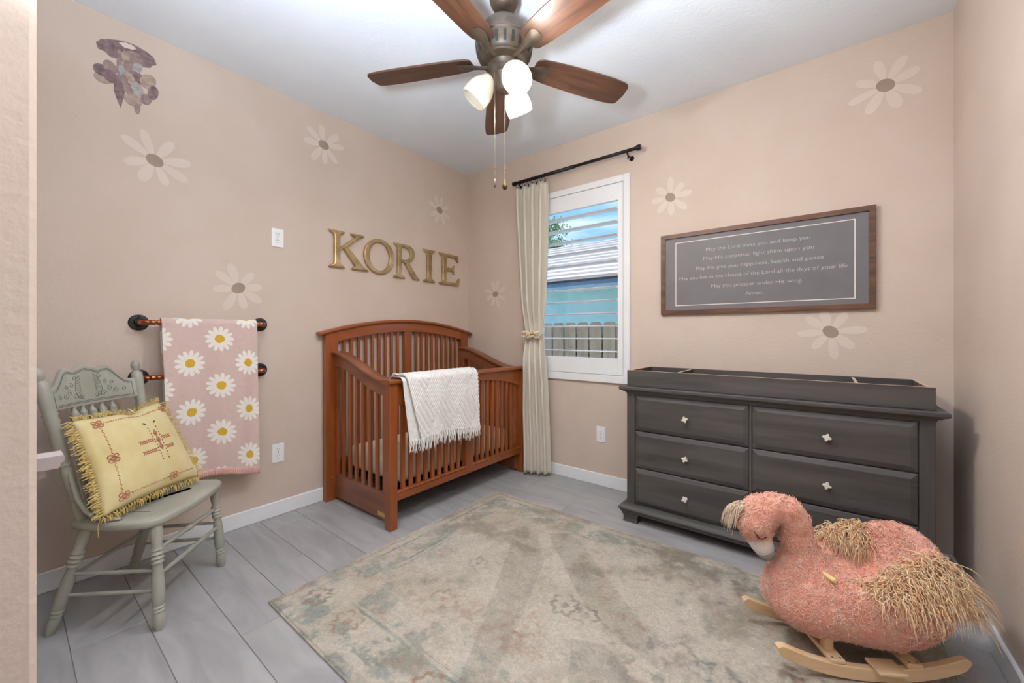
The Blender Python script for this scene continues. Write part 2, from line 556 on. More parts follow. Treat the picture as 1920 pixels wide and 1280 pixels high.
baseboard('baseboard_left', (0.0, -D, 0.0), (0.014, 0.0, 0.094), 1, 'white baseboard under the lettered wall')
baseboard('baseboard_back', (0.014, -0.014, 0.0), (W - 0.014, 0.0, 0.094), 0, 'white baseboard under the window wall')
baseboard('baseboard_right', (W - 0.014, -D, 0.0), (W, 0.0, 0.094), 1, 'white baseboard along the right wall')

# ------------------------------------------------------------------ window with plantation shutter
win = thing('window_1', 'white plantation shutter window', None, (1.2, 0, WZ0), kind='structure')
x0, x1, z0, z1 = 0.737, 1.663, 0.800, 2.358
cw = 0.05
mb = MB()
for a, b in (((x0, -0.022, z0), (x0 + cw, 0.10, z1)), ((x1 - cw, -0.022, z0), (x1, 0.10, z1)),
             ((x0 + cw, -0.022, z0), (x1 - cw, 0.10, z0 + 0.058)), ((x0 + cw, -0.022, z1 - cw), (x1 - cw, 0.10, z1))):
    mb.box(a, b, 0.003)
part('casing', mb, M['white'], win)
sx0, sx1, sz0, sz1 = x0 + cw + .003, x1 - cw - .003, z0 + .061, z1 - cw - .003     # shutter panel
lx0, lx1, lz0, lz1 = sx0 + .042, 1.570, 0.987, 2.178                              # louvre opening
for a, b, n in (((sx0, -0.018, sz0), (lx0, 0.016, sz1), 'stile'), ((lx1, -0.018, sz0), (sx1, 0.016, sz1), 'stile'),
                ((lx0, -0.018, sz0), (lx1, 0.016, lz0), 'bottom_rail'), ((lx0, -0.018, lz1), (lx1, 0.016, sz1), 'top_rail')):
    part(n, MB().box(a, b, 0.002), M['white'], win)
NL = 12
lp = None
for i in range(NL):
    zc = 1.037 + (2.118 - 1.037) * i / (NL - 1)
    if lp is None:
        prof = []
        for k in range(16):
            a = 2 * math.pi * k / 16
            prof.append((0.0445 * math.cos(a), 0.0056 * math.sin(a)))
        m2 = MB()
        L = (lx1 - lx0) / 2 - 0.001
        tl = math.radians(-2)
        ring = [(p[0] * math.cos(tl) - p[1] * math.sin(tl), p[0] * math.sin(tl) + p[1] * math.cos(tl)) for p in prof]
        m2.rings([[(-L, a, b) for a, b in ring], [(L, a, b) for a, b in ring]])
        lp = part('louver', m2, M['louver'], win, world=False, smooth=60)
        o = lp
    else:
        o = clone(lp, win)
    o.location = ((lx0 + lx1) / 2 - 1.2, 0.0, zc - WZ0)
# sash and glass behind the shutter
mb = MB()
fw = 0.03
for a, b in (((x0 + cw, 0.10, WZ0), (x0 + cw + fw, 0.13, WZ1)), ((x1 - cw - fw, 0.10, WZ0), (x1 - cw, 0.13, WZ1)),
             ((x0 + cw, 0.10, WZ0), (x1 - cw, 0.13, WZ0 + fw)), ((x0 + cw, 0.10, WZ1 - fw), (x1 - cw, 0.13, WZ1))):
    mb.box(a, b)
part('sash', mb, M['white'], win)
part('pane', MB().box((x0 + cw + fw, 0.112, WZ0 + fw), (x1 - cw - fw, 0.116, WZ1 - fw)), M['glass'], win)

# ------------------------------------------------------------------ crib
crib = thing('crib', 'cherry wood convertible crib with arched headboard in the corner', 'crib', (0.39, -0.77, 0))
YC = -0.77


def arch(y, lo, rise, half, p=2.0):
    return lo + rise * (1 - abs((y - YC) / half) ** p)


HT = lambda y: arch(y, 1.160, 0.105, 0.74)           # top of headboard rail
HL = lambda y: arch(y, 1.118, 0.074, 0.612)          # underside of headboard rail
for s in (-1, 1):
    ya, yb = sorted((YC + s * 0.70, YC + s * 0.612))
    mb = MB()
    n = 5
    mb.rings([[(0.016, ya, 0), (0.060, ya, 0), (0.060, yb, 0), (0.016, yb, 0)],
              [(0.016, ya, HT(ya)), (0.060, ya, HT(ya)), (0.060, yb, HT(yb)), (0.016, yb, HT(yb))]])
    part('headboard_post', mb, M['cherry'], crib)
ys = np.linspace(YC - 0.612, YC + 0.612, 33)
mb = MB()
mb.rings([[(0.020, y, HL(y)), (0.056, y, HL(y)), (0.056, y, HT(y)), (0.020, y, HT(y))] for y in ys])
part('headboard_rail', mb, M['cherry_y'], crib, smooth=30)
mb = MB().sweep([(0.042, y, HT(y) + 0.012) for y in np.linspace(YC - 0.742, YC + 0.742, 41)], 0.036, (1, 0, 0), 0.024)
part('headboard_cap', mb, M['cherry_y'], crib, smooth=50)
part('headboard_stile', MB().box((0.022, YC - .036, 0.27), (0.056, YC + .036, HL(YC)), .003), M['cherry'], crib)
part('headboard_lower_rail', MB().box((0.020, YC - .612, 0.17), (0.056, YC + .612, 0.275), .004), M['cherry_y'], crib)
for s in (-1, 1):
    for i in range(9):
        yc = YC + s * (0.036 + 0.576 * (i + 1) / 10)
        mb = MB()
        mb.rings([[(0.030, yc - .011, .27), (0.043, yc - .011, .27), (0.043, yc + .011, .27), (0.030, yc + .011, .27)],
                  [(0.030, yc - .011, HL(yc - .011)), (0.043, yc - .011, HL(yc - .011)), (0.043, yc + .011, HL(yc + .011)), (0.030, yc + .011, HL(yc + .011))]])
        part('slat', mb, M['cherry'], crib)
# front
FP = (0.712, 0.770)
for s in (-1, 1):
    ya, yb = sorted((YC + s * 0.677, YC + s * 0.622))
    part('front_post', MB().box((FP[0], ya, 0), (FP[1], yb, 0.874), .004), M['cherry'], crib)
FL_ = lambda y: arch(y, 0.732, 0.094, 0.622, 2.4)
mb = MB()
mb.rings([[(0.722, y, FL_(y)), (0.762, y, FL_(y)), (0.762, y, 0.874), (0.722, y, 0.874)] for y in np.linspace(YC - .622, YC + .622, 33)])
part('front_rail', mb, M['cherry_y'], crib, smooth=30)
mb = MB().sweep([(0.744, y, 0.886) for y in (YC - .695, YC - .690, YC, YC + .690, YC + .695)], 0.044, (1, 0, 0), 0.026)
part('front_cap', mb, M['cherry_y'], crib)
part('front_bottom_rail', MB().box((0.722, YC - .622, 0.163), (0.762, YC + .622, 0.212), .004), M['cherry_y'], crib)
mb = MB()
for s in (-1, 1):
    ya, yb = sorted((YC + s * 0.040, YC + s * .620))
    mb.box((0.732, ya, 0.210), (0.766, yb, 0.222), .004)
part('bottom_bead', mb, M['cherry_y'], crib)
mb = MB()
mb.rings([[(0.724, YC - .04, .20), (0.764, YC - .04, .20), (0.764, YC + .04, .20), (0.724, YC + .04, .20)],
          [(0.724, YC - .04, FL_(YC)), (0.764, YC - .04, FL_(YC)), (0.764, YC + .04, FL_(YC)), (0.724, YC + .04, FL_(YC))]])
part('front_stile', mb, M['cherry'], crib)
for s in (-1, 1):
    for i in range(9):
        yc = YC + s * (0.04 + 0.582 * (i + 0.95) / 9.9)
        w = 0.0135
        mb = MB()
        mb.rings([[(0.734, yc - w, .215), (0.750, yc - w, .215), (0.750, yc + w, .215), (0.734, yc + w, .215)],
                  [(0.734, yc - w, FL_(yc - w)), (0.750, yc - w, FL_(yc - w)), (0.750, yc + w, FL_(yc + w)), (0.734, yc + w, FL_(yc + w))]])
        part('slat', mb, M['cherry'], crib)
# curved side panels
SX = np.array([0.03, 0.10, 0.20, 0.30, 0.40, 0.50, 0.60, 0.68, 0.76])
SZ = np.array([1.032, 1.030, 1.012, 0.975, 0.930, 0.895, 0.876, 0.872, 0.874])


def side_z(x):
    # smooth S-curve through the measured points
    t = np.clip((x - 0.06) / 0.62, 0, 1)
    return 1.030 - 0.156 * (t * t * (3 - 2 * t)) ** 1.0


for s in (-1, 1):
    yc = YC + s * 0.622
    ya, yb = sorted((yc - .018, yc + .018))
    xs = np.linspace(0.056, 0.716, 25)
    mb = MB()
    mb.rings([[(x, ya, side_z(x) - .085), (x, yb, side_z(x) - .085), (x, yb, side_z(x)), (x, ya, side_z(x))] for x in xs])
    part('side_rail', mb, M['cherry_x'], crib, smooth=30)
    xs = np.linspace(0.0605, 0.722, 29)
    part('side_cap', MB().sweep([(x, yc - s * 0.0, side_z(x) + .010) for x in xs], 0.040, (0, 1, 0), 0.022), M['cherry_x'], crib, smooth=50)
    part('side_board', MB().box((0.060, yc - .013, 0.022), (0.712, yc + .013, 0.187), .003), M['cherry_x'], crib)
    part('side_stile', MB().box((0.060, yc - .013, 0.187), (0.085, yc + .013, float(side_z(.07)) - .08), .002), M['cherry'], crib)
    for i in range(7):
        xc = 0.085 + 0.627 * (i + 0.9) / 7.8
        w = 0.0155
        zt = float(side_z(xc)) - .083
        mb = MB().box((xc - w, yc - .008, 0.185), (xc + w, yc + .008, zt), .002)
        part('slat', mb, M['cherry'], crib)
part('label_plate', MB().box((0.585, YC - .622 - .0165, .040), (0.690, YC - .622 - .013, .066), .001), M['brass'], crib, label='small brass maker plate')
mb = MB()
mb.box((0.075, YC - .585, 0.196), (0.700, YC + .585, 0.216))
for yy in np.linspace(YC - .57, YC + .57, 9):
    mb.tube([(0.08, yy, .221), (0.70, yy, .221)], 0.006, 6)
part('mattress_support', mb, M['black'], crib, label='black metal mattress support')
mb = MB()
for yy in (YC - .66, ):
    mb.lathe((0.0605, yy, .165), (0.064, yy, .165), [(0, .006), (.7, .006), (1, .004)], 10)
part('bolt', mb, M['screw'], crib)


def soft_box(lo, hi, r, n=5):
    """rounded box via superellipse rings along z"""
    x0, y0, z0 = lo; x1, y1, z1 = hi
    cx, cy = (x0 + x1) / 2, (y0 + y1) / 2
    hx, hy = (x1 - x0) / 2, (y1 - y0) / 2
    mb = MB(); rings = []
    zs = [(z0, r)] + [(z0 + r - r * math.cos(a), r - r * math.sin(a)) for a in np.linspace(0, math.pi / 2, n)] + \
         [(z1 - r + r * math.sin(a), r - r * math.cos(a)) for a in np.linspace(0, math.pi / 2, n)]
    for z, ins in zs:
        ring = []
        for qx, qy, a0 in ((1, 1, 0), (-1, 1, 90), (-1, -1, 180), (1, -1, 270)):
            for a in np.linspace(a0, a0 + 90, 5):
                a = math.radians(a)
                rr = r * 1.6
                ring.append((cx + qx * (hx - rr) + (rr - ins) * math.cos(a), cy + qy * (hy - rr) + (rr - ins) * math.sin(a), z))
        rings.append(ring)
    return mb.rings(rings)


mt = part('mattress', soft_box((0.085, YC - .565, 0.2275), (0.690, YC + .565, 0.372), .035), M['sheet'], smooth=60)
tag(mt, 'cream sheeted mattress lying inside the crib', 'mattress')

# ------------------------------------------------------------------ white knitted throw over the crib rail
thr = thing('throw_blanket', 'white cable-knit throw with tassels hung over the crib rail', 'blanket', (0.76, -1.07, 0.48))


def drape(t, front_len, back_len, off):
    """position in (x,z) along the drape over the cap; t metres from the top centre, + = room side"""
    cx, zt, hw = 0.744, 0.9025 + off, 0.052 + off
    r = 0.018 + off
    top = hw - r
    s = abs(t); sg = 1 if t >= 0 else -1
    if s < top:
        return cx + sg * s, zt
    s -= top
    if s < r * math.pi / 2:
        a = s / r
        return cx + sg * (top + r * math.sin(a)), zt - r + r * math.cos(a)
    s -= r * math.pi / 2
    return cx + sg * (hw + 0.0), zt - r - s


def ridge(u, v):
    """knit relief, u across (m), v down (m): diamond lattice of diagonal cords"""
    P = 0.19
    a = (u + v * 0.62) / P
    b = (u - v * 0.62) / P
    ia = math.floor(a); ib = math.floor(b)
    if (ia + ib) % 2 == 0:
        w = math.sin(2 * math.pi * b * 2.5)
        k = .0105
    else:
        w = math.sin(2 * math.pi * a * 5.5)
        k = .0080
    return k * abs(w) ** 0.7


def throw_sheet(yl_top, yl_bot, yr_top, yr_bot, front, back, off, relief):
    nu, nv = 210, 200
    total = front + back

    def fn(i, j):
        t = -back + total * j
        x, z = drape(t, front, back, off)
        f = max(0.0, t) / front
        yl = yl_top + (yl_bot - yl_top) * f
        yr = yr_top + (yr_bot - yr_top) * f
        y = yl + (yr - yl) * i
        e = min(i, 1 - i)
        h = relief * ridge(y, t)
        h += 0.004 * math.sin(i * 9 + 1.3) * f
        if e < 0.03: h += 0.005 * (1 - e / 0.03)
        wob = 0.006 * f * math.sin(y * 14)
        if t > 0.06: return (x + h + 0.012 * f + wob, y, z + 0.01 * f * math.sin(i * 5))
        if t < -0.06: return (x - h, y, z)
        return (x, y, z + h)
    mb = MB().grid(fn, nu, nv)
    return mb, fn


m1, f1 = throw_sheet(-1.375, -1.270, -0.748, -0.738, 0.44, 0.16, 0.0125, 1.0)
m2, f2 = throw_sheet(-1.392, -1.345, -0.79, -0.78, 0.435, 0.22, 0.0035, 0.3)
# give both sheets a back face with thickness
for nm, m_, sh in (('front_layer', m1, 0.006), ('under_layer', m2, 0.0025)):
    o = part(nm, m_, M['throw'], thr, smooth='full')
    sm = o.modifiers.new('thick', 'SOLIDIFY'); sm.thickness = sh; sm.offset = 0
trng = random.Random(5)


def tassel(p, ln, lean, parent, mtl, r=0.0045):
    mb = MB()
    for k in range(4):
        a = k * math.pi / 2 + trng.random()
        dx, dy = math.cos(a) * r * .8, math.sin(a) * r * .8
        pts = []
        for t in np.linspace(0, 1, 6):
            pts.append((p[0] + dx * (0.6 + t) + 0.003 * math.sin(t * 5 + a), p[1] + dy * (0.6 + t * 1.3) + lean * t * t + 0.003 * math.sin(t * 6 + a), p[2] + 0.004 - ln * t))
        mb.tube(pts, [r * .75] * 5 + [r * .35], 5)
    mb.lathe((p[0], p[1], p[2] + .004), (p[0], p[1], p[2] - .008), [(0, r * .6), (.4, r * 1.5), (1, r)], 7)
    part('tassel', mb, mtl, parent, smooth='full')


for i in range(27):
    q = f1((i + .3) / 26.6, 1.0)
    tassel((q[0], q[1], q[2]), 0.085 + trng.uniform(-.012, .012), trng.uniform(-.012, .012), thr, M['throw'])
for i in range(5):
    q = f2((i + .3) / 26.6, 1.0)
    tassel((q[0], q[1], q[2]), 0.075 + trng.uniform(-.012, .012), trng.uniform(-.01, .006), thr, M['throw'])

# ------------------------------------------------------------------ rocking-style painted chair
ch = thing('chair', 'sage painted wooden chair with pressed floral back beside the blanket rack', 'chair', (0.407, -2.46, 0), math.radians(45))
# seat (local coordinates: x forward, y to the wall side)
half = [(0.226, 0.0), (0.224, 0.08), (0.217, 0.15), (0.198, 0.205), (0.165, 0.233), (0.10, 0.240), (0.02, 0.234), (-0.06, 0.222), (-0.115, 0.205), (-0.142, 0.17), (-0.152, 0.10), (-0.156, 0.0)]
out = half + [(a, -b) for a, b in half[-2:0:-1]]


def inset(poly, d):
    n = len(poly); r = []
    for i in range(n):
        p0, p1, p2 = Vector(poly[i - 1]), Vector(poly[i]), Vector(poly[(i + 1) % n])
        t = (p2 - p0).normalized()
        nn = Vector((-t.y, t.x))
        r.append(tuple(p1 + nn * d))
    return r


# orientation check: outline runs counter-clockwise, left normal points inward
rings = []
for z, d in ((0.400, 0.014), (0.405, 0.004), (0.412, 0.0), (0.426, 0.0), (0.433, 0.004), (0.436, 0.014), (0.434, 0.06), (0.432, 0.11)):
    rings.append([(a, b, z) for a, b in inset(out, d)])
part('seat', MB().rings(rings), M['sage'], ch, world=False, smooth=50)
LEGP = [(0, .012), (.02, .015), (.07, .0195), (.13, .0205), (.165, .0165), (.18, .0205), (.20, .0165), (.215, .0205), (.235, .0165), (.25, .020), (.33, .0215), (.47, .0205), (.60, .0165), (.625, .0165), (.64, .0215), (.665, .0165),
        (.68, .0225), (.705, .0165), (.72, .0225), (.745, .0165), (.76, .0215), (.785, .016), (.86, .0195), (.93, .021), (1, .016)]
feet = dict(A=((-.197, -.2015, 0), (-.085, -.178, .404)), B=((.208, -.222, 0), (.176, -.192, .404)), C=((.190, .218, 0), (.170, .192, .404)), Dd=((-.206, .199, 0), (-.085, .178, .404)))
for k, (p0, p1) in feet.items():
    part('leg', MB().lathe(p0, p1, LEGP, 20), M['sage'], ch, world=False, smooth=45)


def on_leg(k, z):
    p0, p1 = Vector(feet[k][0]), Vector(feet[k][1])
    return p0 + (p1 - p0) * (z / .404)


STP = [(0, .006), (.15, .0085), (.35, .011), (.42, .009), (.44, .0125), (.46, .0095), (.48, .0135), (.5, .0105), (.52, .0135), (.54, .0095), (.56, .0125), (.58, .009), (.65, .011), (.85, .0085), (1, .006)]
PLN = [(0, .0065), (.5, .0085), (1, .0065)]
for a, b, za, zb, pr in (('B', 'C', .305, .300, STP), ('B', 'C', .205, .205, STP), ('A', 'B', .225, .225, PLN), ('A', 'B', .145, .148, PLN),
                         ('A', 'Dd', .21, .21, PLN), ('Dd', 'C', .225, .225, PLN), ('Dd', 'C', .148, .148, PLN)):
    part('stretcher', MB().lathe(on_leg(a, za), on_leg(b, zb), pr, 12), M['sage'], ch, world=False, smooth=45)
# back posts with finials
for s in (-1, 1):
    p0, p1 = (-.095, s * .185, .432), (-.205, s * .228 - .014, 1.042)
    pr = [(0, .014), (.03, .017), (.12, .019), (.14, .015), (.155, .019), (.17, .015), (.20, .018), (.34, .0205), (.36, .017), (.375, .021), (.39, .017), (.41, .02), (.55, .0215), (.60, .018), (.615, .022), (.635, .018),
          (.655, .023), (.68, .018), (.70, .023), (.72, .0185), (.735, .0205), (.86, .0225), (.895, .0215), (.905, .0165), (.915, .012), (.925, .0135), (.94, .0175), (.957, .0185), (.975, .0165), (.99, .0105), (1.0, .003)]
    part('back_post', MB().lathe(p0, p1, pr, 20), M['sage'], ch, world=False, smooth=45)


def back_u(z, v):
    """u of the back plane at height z with the hollow curve of the crest"""
    t = (z - .432) / (1.042 - .432)
    return -.095 - .110 * t - 0.045 * (1 - (v / .2) ** 2)


topv = [(-.205, .960), (-.165, .958), (-.150, .963), (-.125, .990), (-.105, 1.018), (-.088, 1.030), (-.072, 1.026), (-.052, 1.018), (-.030, 1.026), (0, 1.036)]
topv = topv + [(-a, b) for a, b in topv[-2::-1]]
vv = np.linspace(-.200, .200, 61)
tv = np.interp(vv, [a for a, b in topv], [b for a, b in topv])
VS = lambda v_: v_ * 1.06 - .011
mb = MB()
th = .010
rings = []
for v_, zt in zip(vv, tv):
    zb = .868 - 0.004 * math.cos(v_ / .2 * math.pi / 2)
    c = .003
    ring = []
    for z_, o_ in ((zb, -th + c), (zb + c, -th), (zt - c, -th), (zt, -th + c), (zt, th - c), (zt - c, th), (zb + c, th), (zb, th - c)):
        ring.append((back_u(z_, v_) + o_, VS(v_), z_))
    rings.append(ring)
part('crest', MB().rings(rings), M['sage'], ch, world=False, smooth=40)


def crest_pt(v_, z_):
    return (back_u(z_, v_) + th + .0003, VS(v_), z_)


def carve(name, pts, r=.0014, closed=False):
    mbx = MB().tube([crest_pt(a, b) for a, b in pts], r, 6, closed=closed, flat=1.0)
    return mbx


mb = MB()
for ins in (.014, .020):
    ptsT = [(v_, zt - ins) for v_, zt in zip(vv, tv) if abs(v_) < .185 - ins * .5][::2]
    ptsB = [(v_, .868 + ins - .004) for v_ in np.linspace(ptsT[-1][0], ptsT[0][0], 20)]
    mb.tube([crest_pt(a, b) for a, b in ptsT + ptsB], .0013, 5, closed=True)
part('carved_border', mb, M['groove'], ch, world=False, smooth='full')
mb = MB()


def spiral(cx, cz, r0, turns, a0, sgn):
    pts = []
    for t in np.linspace(0, 1, 22):
        r = r0 * (1 - .8 * t); a = a0 + sgn * turns * 2 * math.pi * t
        pts.append((cx + r * math.cos(a), cz + r * math.sin(a)))
    return pts


for s in (-1, 1):
    for cx, cz, r0, tn, a0, sg in ((.060, .905, .013, 1.3, 0, 1), (.085, .925, .012, 1.2, 2, -1), (.110, .915, .012, 1.3, 3.5, 1), (.075, .955, .011, 1.2, 1, 1), (.100, .950, .009, 1.2, 4, -1),
                                   (.055, .985, .010, 1.1, 2.5, 1), (.030, .905, .010, 1.2, 0.6, -1), (.140, .915, .010, 1.2, 1.5, -1)):
        mb.tube([crest_pt(s * a, b) for a, b in spiral(cx, cz, r0, tn, a0, sg)], .0011, 5)
    mb.tube([crest_pt(s * a, b) for a, b in [(.02, .890), (.045, .900), (.058, .925), (.055, .955), (.045, .980), (.030, .995)]], .0011, 5)
    for k in range(9):
        b0 = .900 + .010 * k
        mb.tube([crest_pt(s * (.054 - .001 * k), b0), crest_pt(s * (.040 - .001 * k), b0 + .003), crest_pt(s * .030, b0 + .009)], .0009, 5)
part('carved_scrollwork', mb, M['groove'], ch, world=False, smooth='full', label='pressed scroll and leaf carving')
SPN = [(0, .0055), (.08, .0075), (.2, .0095), (.38, .0135), (.5, .0155), (.58, .0135), (.62, .015), (.68, .0125), (.75, .0095), (.85, .0065), (.92, .0085), (1, .0055)]
SPN = SPN[::-1]
SPN = [(1 - t, r) for t, r in SPN]
zr = .775
for i in range(5):
    v_ = (-2 + i) * .045
    part('spindle', MB().lathe((back_u(.87, v_), v_, .87), (back_u(zr, v_), v_, zr), [(t, r) for t, r in SPN], 14), M['sage'], ch, world=False, smooth=45)
part('back_rail', MB().tube([(back_u(zr - .008, v_), v_, zr - .008) for v_ in np.linspace(-.195, .195, 17)], .011, 10), M['sage'], ch, world=False, smooth='full')
for i in range(5):
    v_ = (-2 + i) * .055
    part('spindle', MB().lathe((back_u(zr - .01, v_), v_, zr - .01), (-.118 - .02 * (1 - (v_ / .2) ** 2), v_, .432), [(0, .006), (.2, .008), (.4, .012), (.5, .009), (.6, .012), (.8, .008), (1, .006)], 12), M['sage'], ch, world=False, smooth=45)
for s in (-1, 1):   # bent braces from the posts down to the seat
    pts = [(-.125, s * .205, .655), (-.108, s * .213, .60), (-.085, s * .217, .53), (-.055, s * .218, .480), (-.015, s * .217, .450), (.03, s * .213, .443), (.062, s * .210, .4415)]
    P = [Vector(p) for p in pts]
    dense = []
    for i in range(len(P) - 1):
        for t in (0, .5):
            dense.append(P[i].lerp(P[i + 1], t))
    dense.append(P[-1])
    part('brace', MB().tube(dense, [.010] * (len(dense) - 2) + [.009, .006], 10, flat=.75), M['sage'], ch, world=False, smooth='full')

# ------------------------------------------------------------------ yellow cushion on the chair
cu = thing('cushion', 'square yellow embroidered cushion with fringe leaning on the sage chair', 'cushion', (0.407, -2.46, 0.44), math.radians(45))
CB = Vector((0.012, -0.018, 0.002))                  # middle of the bottom edge (local)
CT = Vector((-0.150, 0.005, 0.372))                  # middle of the top edge
ez = (CT - CB) * .5
ey = Vector((0.035, 0.222, 0.0))
ey2 = Vector((0.0, 0.222, 0.0))
en = ey.cross(ez).normalized()
if en.x < 0: en = -en
CC = (CB + CT) * .5 + en * .055


def cush(s, t, side):
    k = 1 - 0.055 * (1 - abs(t) ** 2.0) * abs(s) ** 3
    k2 = 1 - 0.07 * (1 - abs(s) ** 2.0) * abs(t) ** 3
    e = ey.lerp(ey2, (t + 1) / 2)
    p = CC + e * (s * k) + ez * (t * k2)
    h = 0.068 * max(0.0, (1 - abs(s) ** 2.4) * (1 - abs(t) ** 2.4)) ** 0.5
    dent = 0.018 * math.exp(-((s - .15) ** 2 + (t - 1.0) ** 2) / .05)
    crease = 0.006 * math.exp(-((s + .78 + .08 * math.sin(t * 4)) / .06) ** 2) * (1 - t * t)
    return p + en * (side * h - side * crease - 0.3 * dent) - ez.normalized() * dent


mb = MB()
N = 41
for side in (1, -1):
    mb.grid(lambda i, j: cush(2 * i - 1, 2 * j - 1, side), N, N)
o = part('cover', mb, M['yellow'], cu, world=False, smooth='full', recalc=False)
import bmesh
bm = bmesh.new(); bm.from_mesh(o.data)
bmesh.ops.remove_doubles(bm, verts=bm.verts, dist=1e-5)
bmesh.ops.recalc_face_normals(bm, faces=bm.faces)
bm.to_mesh(o.data); bm.free()
o.data.polygons.foreach_set('use_smooth', [True] * len(o.data.polygons))


def cs(s, t, lift=.0012):
    p = cush(s, t, 1)
    return p + en * lift


mb = MB()
st = .80
for (a0, b0), (a1, b1) in (((-st + .08, -.78), (-st + .08, .80)), ((-st + .08, -.78), (.84, -.78)), ((-st + .08, .80), (.84, .80))):
    n = 34
    for i in range(n):
        t0, t1 = (i + .1) / n, (i + .72) / n
        w = .012 * (1 if i % 2 else -1)
        dx, dy = (w, 0) if a0 == a1 else (0, w)
        mb.tube([cs(a0 + (a1 - a0) * t0 + dx, b0 + (b1 - b0) * t0 + dy), cs(a0 + (a1 - a0) * t1 - dx, b0 + (b1 - b0) * t1 - dy)], .0016, 4)
part('stitched_border', mb, M['stitch_red'], cu, world=False)


def motif(mb, s, t, r):
    for q in ((-.5, .5), (.5, .5), (-.5, -.5), (.5, -.5), (0, 0)):
        cx, cy = s + q[0] * r, t + q[1] * r
        mb.tube([cs(cx + r * .42 * math.cos(a), cy + r * .42 * math.sin(a), .002) for a in np.linspace(0, 2 * math.pi, 9)[:-1]], .0019, 4, closed=True)


for s, t in ((-.72, .80), (-.72, .02), (-.70, -.78), (.28, -.78), (.84, .80)):
    mb = MB(); motif(mb, s, t, .085)
    part('embroidered_flower', mb, M['stitch_red'], cu, world=False)
mb = MB()
for yy in (.13, -.10):
    for rngx in ((-.25, .10), (.28, .52)):
        n = int((rngx[1] - rngx[0]) / .052)
        for i in range(n):
            xx = rngx[0] + (i + .5) * .052 + .02
            for sg in (-1, 1):
                mb.tube([cs(xx - .026, yy - sg * .038), cs(xx + .026, yy + sg * .038)], .0017, 4)
for k, yy in enumerate((.26, .10, -.06)):
    r = .055
    for q in np.linspace(.25, 1, 4):
        mb.tube([cs(.19 + r * q * .8, yy), cs(.19, yy + r * q * 1.4), cs(.19 - r * q * .8, yy), cs(.19, yy - r * q * 1.4)], .0022, 4, closed=True)
part('cross_stitch', mb, M['stitch_red'], cu, world=False)
mb = MB()
for xx in (.105, .275):
    for i in range(12):
        t0 = .42 - i * .068
        x_ = xx + (.03 * (t0 - .1) if xx > .2 else -.05 * (t0 - .1))
        mb.tube([cs(x_, t0), cs(x_, t0 - .03)], .0017, 4)
for sg in (-1, 1):
    mb.tube([cs(.19 + sg * .10, .50), cs(.19 + sg * .13, .535), cs(.19 + sg * .17, .55)], [.001, .0035, .001], 5)
part('dashed_stitch', mb, M['stitch_dark'], cu, world=False)
mb = MB()
fr = random.Random(3)
per = []
for i in range(150):
    f = i / 150 * 4
    k = int(f); q = (f - k) * 2 - 1
    s, t, dv = ((q, -1, (0, -1)), (1, q, (1, 0)), (-q, 1, (0, 1)), (-1, -q, (-1, 0)))[k]
    base = cush(s * .995, t * .995, 1)
    d = (ey.normalized() * dv[0] + ez.normalized() * dv[1])
    for r_ in range(4):
        ln = (.034 if k in (1, 3) else .022) * fr.uniform(.7, 1.25)
        j = Vector((fr.uniform(-1, 1), fr.uniform(-1, 1), fr.uniform(-1, 1))) * .010
        p1 = base + d * ln * .5 + j * .5 + en * .004
        p2 = base + d * ln + j + Vector((0, 0, -.006))
        for pp in (p1, p2):
            pp.z = max(pp.z, 0.003)
        mb.tube([base, p1, p2], [.0016, .0016, .0010], 3)
pts = [cush(-.97, -.97, 1) + Vector((0, -.005, 0))]
pts = [pts[0], pts[0] + Vector((-.002, -.012, .002)), pts[0] + Vector((-.004, -.02, -.04)), pts[0] + Vector((.0, -.022, -.075))]
mb.tube(pts, .0012, 4)
o = part('fringe', mb, M['fringe'], cu, world=False)
tag(o, kind='stuff')

# ------------------------------------------------------------------ blanket rack of copper pipes
rk = None
for zz, lab in ((1.230, 'upper copper pipe wall bar with black flanges behind the daisy blanket'), (0.947, 'lower copper pipe wall bar with black flanges behind the sage chair')):
    rk = thing('pipe_rack', lab, 'towel bar', (0, -2.142, zz), group='copper pipe bars')
    for yy in (-2.422, -1.862):
        s = 1 if yy < -2.1 else -1
        mb = MB().lathe((0.0, yy, zz), (0.03, yy, zz), [(0, .041), (.14, .041), (.2, .038), (.22, .022), (.6, .018), (.65, .0145), (1, .0145)], 28)
        o = part('flange', mb, M['iron'], rk, smooth=35)
        mb = MB()
        for a in (45, 135, 225, 315):
            a = math.radians(a + 45)
            mb.lathe((0.0055, yy + .029 * math.cos(a), zz + .029 * math.sin(a)), (0.0068, yy + .029 * math.cos(a), zz + .029 * math.sin(a)), [(0, .0045), (1, .0045)], 10)
        part('screw_hole', mb, M['black'], o)
        pts = [(0.02, yy, zz), (0.05, yy, zz), (0.066, yy + s * .002, zz), (0.076, yy + s * .007, zz), (0.082, yy + s * .016, zz), (0.083, yy + s * .035, zz)]
        part('elbow', MB().tube(pts, [.013, .013, .0125, .0125, .0125, .013], 12), M['copper'], rk, smooth='full')
    mb = MB()
    ya, yb = -2.39, -1.894
    mb.lathe((0.083, ya, zz), (0.083, yb, zz), [(0, .011), (.02, .0135), (.035, .0135), (.045, .0105), (.05, .010), (.055, .013), (.075, .013), (.08, .010), (.92, .010), (.925, .013), (.945, .013), (.95, .010), (.965, .0135), (.98, .0135), (1, .011)], 14)
    part('bar', mb, M['copper'], rk, smooth=35)

